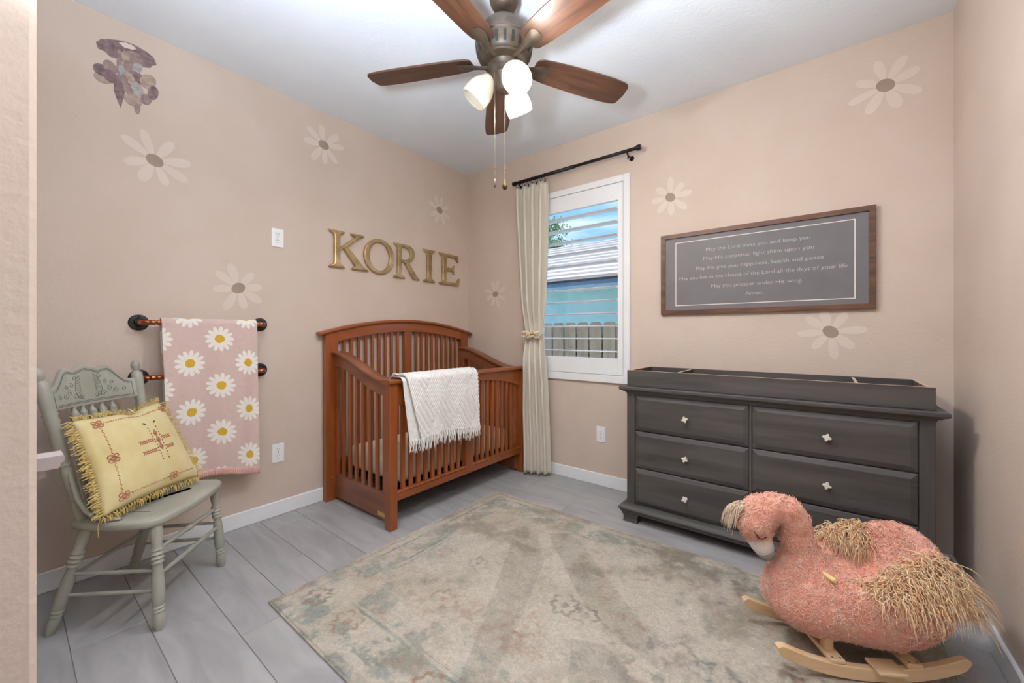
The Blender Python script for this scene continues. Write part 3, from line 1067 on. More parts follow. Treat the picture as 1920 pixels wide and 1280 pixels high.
# ------------------------------------------------------------------ daisy blanket
def math_node(nt, op, a, b=None, c=None):
    n = nt.nodes.new('ShaderNodeMath')
    n.operation = op
    for i, v in enumerate((a, b, c)):
        if v is None: continue
        if isinstance(v, (int, float)): n.inputs[i].default_value = v
        else: nt.links.new(v, n.inputs[i])
    return n.outputs[0]


def daisy_material():
    m = bpy.data.materials.new('pink_daisy_knit')
    m.use_nodes = True
    nt = m.node_tree
    bs = nt.nodes['Principled BSDF']
    bs.inputs['Roughness'].default_value = 0.95
    bs.inputs['Sheen Weight'].default_value = 0.3
    uv = nt.nodes.new('ShaderNodeUVMap'); uv.uv_map = 'UVMap'
    nz = nt.nodes.new('ShaderNodeTexNoise'); nz.inputs['Scale'].default_value = 45; nz.inputs['Detail'].default_value = 2
    nt.links.new(uv.outputs[0], nz.inputs['Vector'])
    sep = nt.nodes.new('ShaderNodeSeparateXYZ')
    nt.links.new(uv.outputs[0], sep.inputs[0])
    mn = lambda *a: math_node(nt, *a)
    cw_, ch_ = 0.137, 0.256
    u = mn('DIVIDE', sep.outputs[0], cw_)
    v = mn('DIVIDE', sep.outputs[1], ch_)
    cu_ = mn('FLOOR', u)
    par = mn('MULTIPLY', mn('MODULO', mn('ABSOLUTE', cu_), 2.0), 0.5)
    v2 = mn('ADD', v, par)
    dx = mn('MULTIPLY', mn('SUBTRACT', mn('SUBTRACT', u, cu_), 0.5), cw_)
    dy = mn('MULTIPLY', mn('SUBTRACT', mn('FRACT', v2), 0.5), ch_)
    r = mn('SQRT', mn('ADD', mn('MULTIPLY', dx, dx), mn('MULTIPLY', dy, dy)))
    r = mn('ADD', r, mn('MULTIPLY', mn('SUBTRACT', nz.outputs['Fac'], 0.5), 0.010))
    ang = mn('ARCTAN2', dy, dx)
    pet = mn('ABSOLUTE', mn('COSINE', mn('MULTIPLY', ang, 6.5)))
    pet = mn('POWER', pet, 0.55)
    rmax = mn('ADD', 0.033, mn('MULTIPLY', pet, 0.036))
    petal = mn('LESS_THAN', r, rmax)
    cen = mn('LESS_THAN', r, 0.0225)
    base = nt.nodes.new('ShaderNodeMix'); base.data_type = 'RGBA'
    base.inputs['A'].default_value = (*srgb(212, 184, 175), 1); base.inputs['B'].default_value = (*srgb(222, 198, 190), 1)
    nt.links.new(nz.outputs['Fac'], base.inputs['Factor'])
    mx = nt.nodes.new('ShaderNodeMix'); mx.data_type = 'RGBA'
    mx.inputs['B'].default_value = (*srgb(243, 238, 230), 1)
    nt.links.new(base.outputs['Result'], mx.inputs['A']); nt.links.new(petal, mx.inputs['Factor'])
    yl = nt.nodes.new('ShaderNodeMix'); yl.data_type = 'RGBA'
    yl.inputs['A'].default_value = (*srgb(208, 158, 30), 1); yl.inputs['B'].default_value = (*srgb(228, 190, 70), 1)
    nt.links.new(nz.outputs['Fac'], yl.inputs['Factor'])
    mx2 = nt.nodes.new('ShaderNodeMix'); mx2.data_type = 'RGBA'
    nt.links.new(mx.outputs['Result'], mx2.inputs['A']); nt.links.new(yl.outputs['Result'], mx2.inputs['B']); nt.links.new(cen, mx2.inputs['Factor'])
    nt.links.new(mx2.outputs['Result'], bs.inputs['Base Color'])
    bn = nt.nodes.new('ShaderNodeTexNoise'); bn.inputs['Scale'].default_value = 260
    nt.links.new(uv.outputs[0], bn.inputs['Vector'])
    bp = nt.nodes.new('ShaderNodeBump'); bp.inputs['Strength'].default_value = 0.5; bp.inputs['Distance'].default_value = 0.003
    nt.links.new(bn.outputs['Fac'], bp.inputs['Height']); nt.links.new(bp.outputs['Normal'], bs.inputs['Normal'])
    return m


M['daisy'] = daisy_material()
M['pink_rib'] = mat('pink_ribbed_hem', srgb(214, 164, 154), srgb(224, 180, 170), rough=0.95, tex=(30, 30, 30))
bl = thing('daisy_blanket', 'dusty pink knitted blanket with white daisies hung on the pipe bars', 'blanket', (0.1, -2.13, 0.40))


def bl_front(i, j):
    """i across, j from the back hem over the bar to the front hem -> (point, uv)"""
    back, front = 0.62, 0.835
    t = -back + (back + front) * j
    r = 0.022
    a = t / r
    if t < -r * math.pi / 2:
        x, z = 0.083 - r, 1.230 + (t + r * math.pi / 2)
    elif t > r * math.pi / 2:
        x, z = 0.083 + r, 1.230 - (t - r * math.pi / 2)
    else:
        x, z = 0.083 + r * math.sin(a), 1.230 + r * math.cos(a)
    f = max(0, t) / front
    fb = max(0, -t) / back
    yl = -2.352 + 0.020 * f + (0.02 * fb)
    yr = -1.915 + 0.012 * f
    y = yl + (yr - yl) * i
    w = math.sin(i * 10.5 + .6) * .011 + math.sin(i * 23 + 1 + 2 * f) * .004
    if t > 0:
        x += (0.012 + w) * min(1, f * 2.2) + 0.006 * f
        z -= 0.012 * f * math.sin(i * 7 + 1.0) - (-0.045 * f * i)
        z += 0.02 * f * (1 - i) * 0
    else:
        x = max(0.018, x + w * .5 * min(1, fb * 2))
    return (x, y, z), (i * 0.437 - 0.041, t + 0.137)


nu, nv = 61, 121
vs, uvs = [], []
for j in range(nv):
    for i in range(nu):
        p, q = bl_front(i / (nu - 1), j / (nv - 1)); vs.append(p); uvs.append(q)
mb = MB().grid(lambda i, j: (0, 0, 0), nu, nv)
mb.v = vs
o = part('knit_panel', mb, M['daisy'], bl, smooth='full', recalc=False)
ul = o.data.uv_layers.new(name='UVMap')
for lp_ in o.data.loops:
    ul.data[lp_.index].uv = uvs[lp_.vertex_index]
sm = o.modifiers.new('thick', 'SOLIDIFY'); sm.thickness = 0.006; sm.offset = 0


def hem(i, j):
    (x, y, z), _ = bl_front(i, 1.0)
    return (x + .0012 * math.sin(i * 2 * math.pi * 46) + 0.0015, y, z - .038 * j + .004)


o = part('ribbed_hem', MB().grid(hem, 300, 4), M['pink_rib'], bl, smooth='full')
sm = o.modifiers.new('thick', 'SOLIDIFY'); sm.thickness = 0.005; sm.offset = 0

# ------------------------------------------------------------------ wall decals, letters, outlets
DAISY = []


def wall_pt(wall, a, b, d):
    return (d, a, b) if wall == 'L' else (a, -d, b)


def daisy(label, wall, a, b, R, rot, seed, n=8, squash=(1, 1), cen=.30):
    r_ = random.Random(seed)
    loc = wall_pt(wall, a, b, 0)
    t = thing('daisy_decal', label, 'wall decal', loc, group='pale daisy wall decals')
    for k in range(n):
        th_ = rot + 2 * math.pi * k / n + r_.uniform(-.12, .12)
        L = R * r_.uniform(.86, 1.08)
        wd = R * r_.uniform(.145, .185)
        poly = []
        for q in np.linspace(0, 2 * math.pi, 25)[:-1]:
            u_ = L * .56 + L * .44 * math.cos(q)
            w_ = wd * math.sin(q) * (1 + .22 * math.cos(q)) * (0.9 + .1 * math.cos(q))
            poly.append((a + squash[0] * (u_ * math.cos(th_) - w_ * math.sin(th_)), b + squash[1] * (u_ * math.sin(th_) + w_ * math.cos(th_))))
        part('petal', MB().prism(poly, lambda p, q: wall_pt(wall, p, q, 0.0), lambda p, q: wall_pt(wall, p, q, 0.0008 + .0001 * (k % 3))), M['decal_petal'], t)
    poly = []
    ca = r_.uniform(-.8, .8)
    for q in np.linspace(0, 2 * math.pi, 25)[:-1]:
        u_, w_ = R * cen * 1.0 * math.cos(q), R * cen * .82 * math.sin(q)
        poly.append((a + u_ * math.cos(ca) - w_ * math.sin(ca), b + u_ * math.sin(ca) + w_ * math.cos(ca)))
    part('flower_center', MB().prism(poly, lambda p, q: wall_pt(wall, p, q, 0.0), lambda p, q: wall_pt(wall, p, q, 0.0015)), M['decal_center'], t)


daisy('pale daisy decal on the peach wall under the mauve orchid decal', 'L', -2.359, 2.087, .148, .3, 1, cen=.25)
daisy('pale daisy decal high on the peach wall above the upper outlet', 'L', -1.457, 2.507, .145, .1, 2, cen=.26)
daisy('small pale daisy decal above the letters I and E', 'L', -0.380, 2.311, .130, .5, 3, cen=.28)
daisy('pale daisy decal just above the daisy blanket', 'L', -1.978, 1.448, .145, .2, 4, cen=.26)
daisy('small pale daisy decal in the corner left of the curtain', 'B', 0.353, 1.548, .130, .4, 5, cen=.26)
daisy('pale daisy decal between the window and the framed sign', 'B', 1.946, 2.119, .138, .0, 6, cen=.26)
daisy('large pale daisy decal high at the right above the framed sign', 'B', 3.038, 2.474, .150, .35, 7, n=8, cen=.26)
daisy('pale daisy decal directly below the framed sign', 'B', 2.813, 1.183, .145, .15, 8, cen=.26)

mob = thing('orchid_decal', 'mauve watercolour orchid decal high on the left wall', 'wall decal', (0, -2.46, 2.30))
cap_poly = [(-2.575, 2.588), (-2.558, 2.613), (-2.526, 2.631), (-2.484, 2.648), (-2.439, 2.653), (-2.399, 2.645), (-2.364, 2.629), (-2.351, 2.595), (-2.37, 2.582), (-2.376, 2.567), (-2.402, 2.557), (-2.420, 2.560), (-2.462, 2.545), (-2.5, 2.547), (-2.526, 2.544), (-2.545, 2.559), (-2.568, 2.561)]
hole_poly = [(-2.497, 2.631), (-2.473, 2.645), (-2.445, 2.646), (-2.431, 2.634), (-2.445, 2.623), (-2.475, 2.617)]


def flat(poly, d):
    return MB().prism(poly, lambda p, q: (0.0, p, q), lambda p, q: (d, p, q))


part('arched_canopy', flat(cap_poly, .0010), M['mauve_dark'], mob)
part('oval_gap', flat(hole_poly, .0014), M['decal_petal'], mob, label='pale oval gap in the canopy')
part('stem', flat([(-2.500, 2.596), (-2.487, 2.602), (-2.480, 2.50), (-2.484, 2.44), (-2.498, 2.44), (-2.504, 2.50)], .0013), M['mauve'], mob)
part('leaf', flat([(-2.513, 2.434), (-2.500, 2.444), (-2.480, 2.440), (-2.473, 2.391), (-2.478, 2.362), (-2.488, 2.305), (-2.503, 2.347), (-2.514, 2.386)], .0012), M['mauve_dark'], mob)
pd = [(-2.547, 2.430, .030, .024, .4, 'mauve_tan', .0010), (-2.556, 2.462, .024, .024, 0, 'mauve_dark', .0013), (-2.526, 2.492, .020, .027, .3, 'mauve', .0012), (-2.524, 2.447, .024, .026, .8, 'mauve_dark', .0014), (-2.478, 2.490, .014, .028, .3, 'mauve_grey', .0016),
      (-2.478, 2.455, .013, .022, 0, 'mauve', .0012), (-2.438, 2.588, .026, .024, 0, 'mauve', .0013), (-2.470, 2.566, .013, .030, .1, 'mauve_tan', .0012), (-2.456, 2.530, .020, .026, .2, 'mauve', .0012), (-2.427, 2.538, .015, .026, -.3, 'mauve_grey', .0016), (-2.430, 2.486, .028, .026, 0, 'mauve_dark', .0014),
      (-2.386, 2.490, .024, .034, -.5, 'mauve_tan', .0012), (-2.455, 2.415, .016, .028, .2, 'mauve', .0011), (-2.424, 2.424, .019, .036, .3, 'mauve_grey', .0017), (-2.441, 2.368, .029, .025, .3, 'mauve_tan', .0012), (-2.393, 2.394, .017, .024, -.3, 'mauve', .0012), (-2.366, 2.440, .017, .032, -.2, 'mauve_dark', .0011), (-2.427, 2.330, .009, .022, 0, 'mauve', .0010), (-2.455, 2.478, .014, .022, .5, 'mauve_tan', .0011)]
for ip_, (a, b, ra, rb, ro, mm, d) in enumerate(pd):
    d = .0016 + .00009 * ip_
    ra, rb = ra * 1.22, rb * 1.2
    poly = []
    for q in np.linspace(0, 2 * math.pi, 21)[:-1]:
        u_, w_ = ra * math.cos(q), rb * math.sin(q)
        poly.append((a + u_ * math.cos(ro) - w_ * math.sin(ro), b + u_ * math.sin(ro) + w_ * math.cos(ro)))
    part('petal', flat(poly, d), M[mm], mob)

# letters
I_ = [(0, 0), (.42, 0), (.40, .05), (.31, .10), (.29, .14), (.29, .86), (.31, .90), (.40, .95), (.42, 1), (0, 1), (.02, .95), (.11, .90), (.13, .86), (.13, .14), (.11, .10), (.02, .05)]
K_ = [(0, 0), (.42, 0), (.40, .05), (.31, .10), (.29, .14), (.29, .46), (.38, .54), (.70, .10), (.62, .05), (.62, 0), (1.10, 0), (1.08, .04), (.95, .10), (.50, .60), (.84, .91), (.95, .95), (.97, 1), (.58, 1), (.60, .95), (.70, .91), (.29, .56), (.29, .86), (.31, .90), (.40, .95), (.42, 1), (0, 1), (.02, .95), (.11, .90), (.13, .86), (.13, .14), (.11, .10), (.02, .05)]
E_ = [(0, 0), (.78, 0), (.84, .24), (.79, .25), (.68, .09), (.29, .09), (.29, .46), (.52, .46), (.57, .36), (.61, .36), (.61, .66), (.57, .66), (.52, .56), (.29, .56), (.29, .91), (.64, .91), (.73, .77), (.78, .78), (.75, 1), (0, 1), (.02, .95), (.11, .90), (.13, .86), (.13, .14), (.11, .10), (.02, .05)]
R_ = [(0, 0), (.42, 0), (.40, .05), (.31, .10), (.29, .14), (.29, .46), (.40, .46), (.74, 0), (1.0, 0), (.98, .05), (.90, .09), (.56, .48), (.68, .53), (.77, .62), (.80, .74), (.77, .86), (.68, .95), (.56, .99), (.46, 1), (0, 1), (.02, .95), (.11, .90), (.13, .86), (.13, .14), (.11, .10), (.02, .05)]
Rh = [(.29, .54), (.42, .545), (.54, .58), (.61, .65), (.63, .73), (.61, .81), (.54, .88), (.42, .915), (.29, .92)]
el = lambda rx, ry: [(.5 + rx * math.cos(a), .5 + ry * math.sin(a)) for a in np.linspace(0, 2 * math.pi, 49)[:-1]]
LET = [('K', [K_], 1.10, -1.426, -1.114, 1.652, 1.920), ('O', [el(.5, .5), el(.335, .40)], 1.0, -1.155, -.881, 1.645, 1.922), ('R', [R_, Rh], 1.0, -.885, -.622, 1.638, 1.922), ('I', [I_], .42, -.578, -.444, 1.634, 1.922), ('E', [E_], .84, -.399, -.135, 1.632, 1.920)]
for nm, polys, wid, ya, yb, za, zb in LET:
    cu_ = bpy.data.curves.new('letter', 'CURVE')
    cu_.dimensions = '2D'; cu_.fill_mode = 'BOTH'
    cu_.extrude = .004; cu_.bevel_depth = .0085; cu_.bevel_resolution = 2; cu_.offset = -.0085
    for poly in polys:
        sp = cu_.splines.new('POLY'); sp.points.add(len(poly) - 1)
        for i, (a, b) in enumerate(poly):
            sp.points[i].co = ((a / wid) * (yb - ya), b * (zb - za), 0, 1)
        sp.use_cyclic_u = True
    tmp = bpy.data.objects.new('tmp', cu_); COL.objects.link(tmp)
    dg = bpy.context.evaluated_depsgraph_get()
    me = bpy.data.meshes.new_from_object(tmp.evaluated_get(dg))
    bpy.data.objects.remove(tmp)
    me.transform(Matrix(((0, 0, 1, .0127), (1, 0, 0, 0), (0, 1, 0, 0), (0, 0, 0, 1))))
    me.name = 'letter'
    me.materials.clear()
    me.materials.append(M['gold'])
    me.polygons.foreach_set('use_smooth', [True] * len(me.polygons))
    me.set_sharp_from_angle(angle=math.radians(28))
    o = bpy.data.objects.new('wall_letter', me); COL.objects.link(o)
    o.location = (0.0, ya, za)
    tag(o, 'antique gold serif wall letter %s above the crib' % nm, 'letter', 'gold letters above the crib')


def outlet(label, wall, a, b):
    loc = wall_pt(wall, a, b, 0)
    t = thing('wall_outlet', label, 'outlet', loc, group='white wall outlets')
    P = lambda lo, hi: ((lo[2], a + lo[0], b + lo[1]), (hi[2], a + hi[0], b + hi[1])) if wall == 'L' else ((a + lo[0], -hi[2], b + lo[1]), (a + hi[0], -lo[2], b + hi[1]))
    part('cover_plate', MB().box(*P((-.037, -.060, 0), (.037, .060, .006)), .003), M['outlet'], t)
    for dz in (-.021, .021):
        o = part('receptacle', MB().box(*P((-.0165, dz - .016, .006), (.0165, dz + .016, .008)), .0015), M['outlet'], t)
        m_ = MB()
        for dx, h in ((-.0065, .0045), (.0065, .0035)):
            m_.box(*P((dx - .0012, dz + .001 - h + .004, .008), (dx + .0012, dz + .001 + h + .004, .0084)))
        m_.box(*P((-.0025, dz - .011, .008), (.0025, dz - .006, .0084)))
        part('slots', m_, M['slot'], o)
    part('screw', MB().box(*P((-.0025, -.0025, .006), (.0025, .0025, .0075)), .001), M['screw'], t)


outlet('white outlet low on the wall between daisy blanket and crib', 'L', -1.757, .401)
outlet('white outlet high on the wall left of the gold letter K', 'L', -1.760, 1.792)
outlet('white outlet low on the wall between curtain and dresser', 'B', 1.427, .395)

# small moulded ledge on the near wall
sh = thing('wall_ledge', 'small pale lilac-grey moulded ledge behind the near wall edge', 'shelf', (1.69, -D, 0.93))
mb = MB()
prof = [(0, .932), (0.034, .932), (.036, .936), (.036, .940), (.039, .942), (.041, .945), (.041, .950), (.039, .954), (0, .954)]
mb.rings([[(x, -D + a, b) for a, b in prof] for x in (1.668, 1.715)])
part('shelf_board', mb, M['shelf'], sh)
part('bracket', MB().box((1.680, -D, .915), (1.700, -D + .020, .933), .003), M['shelf'], sh)

# ------------------------------------------------------------------ curtain rod, rings, curtain, tieback
rod = thing('curtain_rod', 'black metal curtain rod above the window', 'curtain rod', (1.2, 0, 2.487))
YR, ZR = -.09, 2.487
part('pole', MB().tube([(.655, YR, ZR), (1.25, YR, ZR)], .014, 14), M['black'], rod, smooth='full')
part('inner_pole', MB().tube([(1.25, YR, ZR), (1.745, YR, ZR)], .0118, 14), M['black'], rod, smooth='full')
for xa, xb in ((.632, .668), (1.735, 1.771)):
    part('end_cap', MB().lathe((xa, YR, ZR), (xb, YR, ZR), [(0, .017), (.08, .0195), (.75, .0195), (.8, .0155), (1, .0155)] if xa < 1 else [(0, .0155), (.2, .0155), (.25, .0195), (.92, .0195), (1, .017)], 18), M['black'], rod, smooth=40)
for xx in (.700, 1.672):
    mb = MB()
    mb.lathe((xx, 0.0, ZR - .025), (xx, -.004, ZR - .025), [(0, .018), (1, .018)], 16)
    mb.tube([(xx, -.003, ZR - .025), (xx, -.05, ZR - .03), (xx, -.075, ZR - .028), (xx, YR, ZR - .016)], .006, 8)
    mb.tube([(xx, YR + .014 * math.cos(a), ZR + .014 * math.sin(a)) for a in np.linspace(math.pi * .95, math.pi * 2.05, 9)], .004, 6)
    mb.tube([(xx, YR + .012, ZR - .012), (xx, YR + .016, ZR - .035), (xx, YR + .014, ZR - .055)], .005, 8)
    part('bracket', mb, M['black'], rod, smooth='full')
RX = [.672, .715, .758, .800, .842, .884, .926, .968]
for i, xx in enumerate(RX):
    t = thing('curtain_ring', ('%s black curtain clip ring from the left end of the rod' % ('first', 'second', 'third', 'fourth', 'fifth', 'sixth', 'seventh', 'eighth')[i]), 'curtain ring', (xx, YR, ZR), group='curtain rings on the black rod')
    yc = ZR - .010
    mb = MB().tube([(xx + .004 * math.sin(i), YR + .0245 * math.cos(a), yc + .0245 * math.sin(a)) for a in np.linspace(0, 2 * math.pi, 21)[:-1]], .0017, 6, closed=True)
    part('hoop', mb, M['black'], t, smooth='full')
    part('clip', MB().box((xx - .004, YR - .0035, yc - .048), (xx + .004, YR + .0035, yc - .023), .001), M['black'], t)

ct = thing('curtain', 'cream floor-length curtain gathered by a beaded tieback left of the window', 'curtain', (.83, -.09, .02))


def cur(i, j):
    z = 2.436 - 2.416 * j
    zk = [2.436, 1.95, 1.47, 1.26, 1.17, 1.08, .75, .40, .02]
    xl = np.interp(-z, [-k for k in zk], [.651, .690, .726, .752, .768, .756, .728, .700, .683])
    xr = np.interp(-z, [-k for k in zk], [.990, .985, .968, .952, .944, .957, .985, 1.005, 1.018])
    g = math.exp(-((z - 1.17) / .16) ** 2)
    amp = .034 * (1 - .55 * g) * (0.8 + .2 * math.sin(3 * j + 1))
    ph = i * 2 * math.pi * (4.2) + .5 * math.sin(3.0 * j) + .35 * math.sin(i * 6)
    x = xl + (xr - xl) * i + .006 * math.sin(ph * 2 + 1) * (1 - g)
    y = -.088 + amp * math.cos(ph) - .012 * math.sin(math.pi * i) * (1 - g)
    if z > 2.3:
        k = (z - 2.3) / .15
        y = y * (1 - .5 * k) + (-.09) * .5 * k
    # the lower part hangs in front of the crib's end post
    lo_ = min(1.0, max(0.0, (1.10 - z) / .20))
    lo_ = lo_ * lo_ * (3 - 2 * lo_)
    xmin = .806 + .004 * math.sin(z * 9)
    x = x + lo_ * max(0.0, (xmin - xl)) * (1 - i)
    y = min(y, -.032) - lo_ * .092 * (1 - i) ** 1.5
    return (x, y, z)


o = part('curtain_panel', MB().grid(cur, 97, 90), M['curtain'], ct, smooth='full')
sm = o.modifiers.new('thick', 'SOLIDIFY'); sm.thickness = .0025; sm.offset = 0
mb = MB()
mb.grid(lambda i, j: (lambda p: (p[0], p[1] - .004, .024 + .05 * j))(cur(i, .975 - 0.0 * j)), 97, 3)
tie = thing('curtain_tieback', 'pearl and gold bead tieback tied round the cream curtain', 'tieback', (.856, -.13, 1.165))
N_ = 40
for k in range(7):
    i = (k + .5) / 7
    p = cur(i, (2.436 - 1.168) / 2.416)
    cx, cz = p[0] + .002, 1.168 + .006 * math.sin(k * 2.1)
    cy = -.140
    mb = MB()
    for q in range(5):
        a = q * 2 * math.pi / 5 + k
        c = Vector((cx + .0135 * math.cos(a), cy, cz + .022 * math.sin(a)))
        mb.lathe(c + Vector((0, .009, 0)), c - Vector((0, .009, 0)), [(0, .003), (.15, .0085), (.5, .0115), (.85, .0085), (1, .003)], 8)
    o = part('bead_flower', mb, M['bead'], tie, smooth='full')
    part('center_bead', MB().lathe((cx, cy - .002, cz), (cx, cy - .015, cz), [(0, .004), (.5, .0065), (1, .003)], 8), M['gold_bead'], o, smooth='full')
mb = MB()
pts = [(.76, -.075, 1.165), (.772, -.115, 1.166), (.80, -.128, 1.167), (.86, -.130, 1.167), (.92, -.128, 1.167), (.942, -.112, 1.166), (.952, -.07, 1.165), (.92, -.025, 1.165), (.80, -.025, 1.165)]
part('cord', MB().tube(pts, .003, 6, closed=True), M['gold_bead'], tie, smooth='full')

# ------------------------------------------------------------------ framed blessing sign
sg = thing('framed_sign', 'dark grey blessing sign in a walnut frame above the dresser', 'sign', (2.446, 0, 1.31))
fx0, fx1, fz0, fz1, fw = 1.890, 3.001, 1.305, 1.852, .028
yb_, yf_ = -.002, -.027
for quad in ([(fx0, fz0), (fx1, fz0), (fx1 - fw, fz0 + fw), (fx0 + fw, fz0 + fw)], [(fx1, fz0), (fx1, fz1), (fx1 - fw, fz1 - fw), (fx1 - fw, fz0 + fw)],
             [(fx1, fz1), (fx0, fz1), (fx0 + fw, fz1 - fw), (fx1 - fw, fz1 - fw)], [(fx0, fz1), (fx0, fz0), (fx0 + fw, fz0 + fw), (fx0 + fw, fz1 - fw)]):
    part('frame_side', MB().prism(quad, lambda a, b: (a, yb_, b), lambda a, b: (a, yf_, b)), M['frame'], sg)
bd = part('print_board', MB().box((fx0 + fw, -.016, fz0 + fw), (fx1 - fw, -.006, fz1 - fw)), M['board'], sg)
bx0, bx1, bz0, bz1, lw = 1.985, 2.918, 1.362, 1.793, .0045
mb = MB()
for a, b in (((bx0, -.0166, bz0), (bx1, -.016, bz0 + lw)), ((bx0, -.0166, bz1 - lw), (bx1, -.016, bz1)), ((bx0, -.0166, bz0 + lw), (bx0 + lw, -.016, bz1 - lw)), ((bx1 - lw, -.0166, bz0 + lw), (bx1, -.016, bz1 - lw))):
    mb.box(a, b)
part('white_border_line', mb, M['print_white'], bd)
for txt, xa, xb, zb in (('May the Lord bless you and keep you', 2.177, 2.723, 1.713), ('May His perpetual light shine upon you', 2.161, 2.739, 1.656), ('May He give you happiness, health and peace', 2.116, 2.783, 1.594),
                        ('May you live in the House of the Lord all the days of your life', 2.011, 2.887, 1.535), ('May you prosper under His wing.', 2.208, 2.686, 1.472), ('Amen.', 2.402, 2.492, 1.414)):
    tcv = bpy.data.curves.new('text', 'FONT')
    tcv.body = txt; tcv.size = .03; tcv.extrude = .0003; tcv.offset = -.00035; tcv.resolution_u = 3
    tmp = bpy.data.objects.new('tmp', tcv); COL.objects.link(tmp)
    dg = bpy.context.evaluated_depsgraph_get()
    me = bpy.data.meshes.new_from_object(tmp.evaluated_get(dg))
    bpy.data.objects.remove(tmp)
    co = np.array([v.co[:] for v in me.vertices])
    wd = co[:, 0].max() - co[:, 0].min()
    sx = (xb - xa) / wd
    sz = 1.08
    me.transform(Matrix(((sx, 0, 0, xa - co[:, 0].min() * sx - 2.446), (0, 0, -1, -.0164), (0, sz, 0, zb - 1.31), (0, 0, 0, 1))))
    me.materials.clear(); me.materials.append(M['print'])
    o = bpy.data.objects.new('text_line', me); COL.objects.link(o); o.parent = bd
    o['label'] = 'pale thin lettering reading ' + txt.rstrip('.')

# ------------------------------------------------------------------ dresser and changing tray
dr = thing('dresser', 'charcoal six-drawer dresser with ivory knobs under the framed sign', 'dresser', (2.48, -.23, 0))
BX0, BX1, BYF, BYB = 1.808, 3.155, -.418, -.018
part('carcass', MB().box((BX0, BYF, .105), (BX1, BYB, .805), .002), M['dresser_v'], dr)
for xa, xb in ((BX0, 1.858), (2.4735, 2.4855), (3.105, BX1)):
    part('face_stile', MB().box((xa, -.432, .105), (xb, BYF, .805), .002), M['dresser_v'], dr)
part('face_rail', MB().box((1.858, -.430, .795), (3.105, BYF, .812)), M['dresser'], dr)
rowsz = [(.575, .792), (.346, .568), (.118, .339)]
colsx = [(1.861, 2.4715), (2.4875, 3.102)]
for cx_, (xa, xb) in enumerate(colsx):
    for rz_, (za, zb) in enumerate(rowsz):
        mb = MB()
        r0 = [(xa, za), (xb, za), (xb, zb), (xa, zb)]
        def rg(ins, yy): return [(xa + ins, yy, za + ins), (xb - ins, yy, za + ins), (xb - ins, yy, zb - ins), (xa + ins, yy, zb - ins)]
        mb.rings([rg(0, BYF), rg(0, -.428), rg(.003, -.430), rg(.024, -.438), rg(.027, -.438)])
        d = part('drawer', mb, M['dresser'], dr)
        kx = (xa + xb) / 2 + (-.006 if cx_ == 0 else 0); kz = (za + zb) / 2
        mb = MB()
        mb.lathe((kx, -.438, kz), (kx, -.462, kz), [(0, .008), (.4, .006), (1, .009)], 12)
        poly = []
        ro = random.Random(cx_ * 3 + rz_).uniform(-.5, .5)
        for q in np.linspace(0, 2 * math.pi, 33)[:-1]:
            r_ = .0142 + .0040 * math.cos(4 * q)
            poly.append((kx + r_ * math.cos(q + ro), kz + r_ * math.sin(q + ro)))
        mb.prism(poly, lambda a, b: (a, -.462, b), lambda a, b: (a, -.468, b))
        pol2 = [(kx + (a - kx) * .8, kz + (b - kz) * .8) for a, b in poly]
        mb.prism(pol2, lambda a, b: (a, -.468, b), lambda a, b: (a, -.471, b))
        part('knob', mb, M['ivory'], d, smooth=30, label='ivory quatrefoil knob')


def mould(prof, z0_, mtl, name):
    """moulding around front and both ends; prof: (overhang, z)"""
    rings = []
    for ov, z in prof:
        rings.append([(BX0 - ov, BYB, z), (BX0 - ov, -.432 - ov, z), (BX1 + ov, -.432 - ov, z), (BX1 + ov, BYB, z)])
    return part(name, MB().rings(rings), mtl, dr)


mould([(.004, .803), (.006, .810), (.016, .812), (.020, .818), (.030, .822), (.036, .825), (.038, .829), (.038, .841), (.034, .8455)], 0, M['dresser'], 'top')
mould([(.028, .062), (.032, .072), (.030, .078), (.040, .082), (.042, .090), (.038, .097), (.026, .106), (.014, .112), (.004, .116), (-.002, .116)], 0, M['dresser'], 'base_moulding')
for xa, sgx in ((BX0 - .026, 1), (BX1 + .026, -1)):
    for yf, sgy in ((-.455, 1), (-.02, -1)):
        rings = []
        for ins, z in ((0, .062), (.003, .058), (.002, .052), (.008, .040), (.012, .024), (.010, .010), (.006, .0)):
            x0_, x1_ = sorted((xa + sgx * ins, xa + sgx * (.105 - ins)))
            y0_, y1_ = sorted((yf + sgy * ins, yf + sgy * (.09 - ins)))
            rings.append([(x0_, y0_, z), (x1_, y0_, z), (x1_, y1_, z), (x0_, y1_, z)])
        part('foot', MB().rings(rings), M['dresser_v'], dr)

tr = thing('changing_tray', 'low charcoal changing tray with dividers on top of the dresser', 'tray', (2.48, -.23, .8465))
TZ0, TZ1 = .847, .944
part('front_board', MB().box((1.809, -.430, TZ0), (3.155, -.416, TZ1), .001), M['dresser'], tr)
part('back_board', MB().box((1.822, -.066, TZ0), (3.142, -.052, TZ1), .001), M['dresser'], tr)
for xa, xb in ((1.822, 1.836), (3.128, 3.142)):
    o = part('end_board', MB().box((xa, -.416, TZ0), (xb, -.066, TZ1), .001), M['dresser'], tr)
    xi = xb if xa < 2 else xa - .001
    part('end_lining', MB().box((xi, -.412, TZ0 + .01), (xi + .001, -.24, TZ1 - .006)), M['orange_wood'], o, label='bare reddish wood lining')
    part('top_edge', MB().box((xa, -.430, TZ1), (xb, -.055, TZ1 + .001)), M['rawwood'], o, label='bare pale wood edge')
for xx in (2.10, 2.905):
    o = part('divider', MB().box((xx - .006, -.416, TZ0), (xx + .006, -.066, TZ1 - .004)), M['dresser_v'], tr)
    part('top_edge', MB().box((xx - .006, -.416, TZ1 - .004), (xx + .006, -.066, TZ1 - .003)), M['rawwood'], o, label='bare pale wood edge')
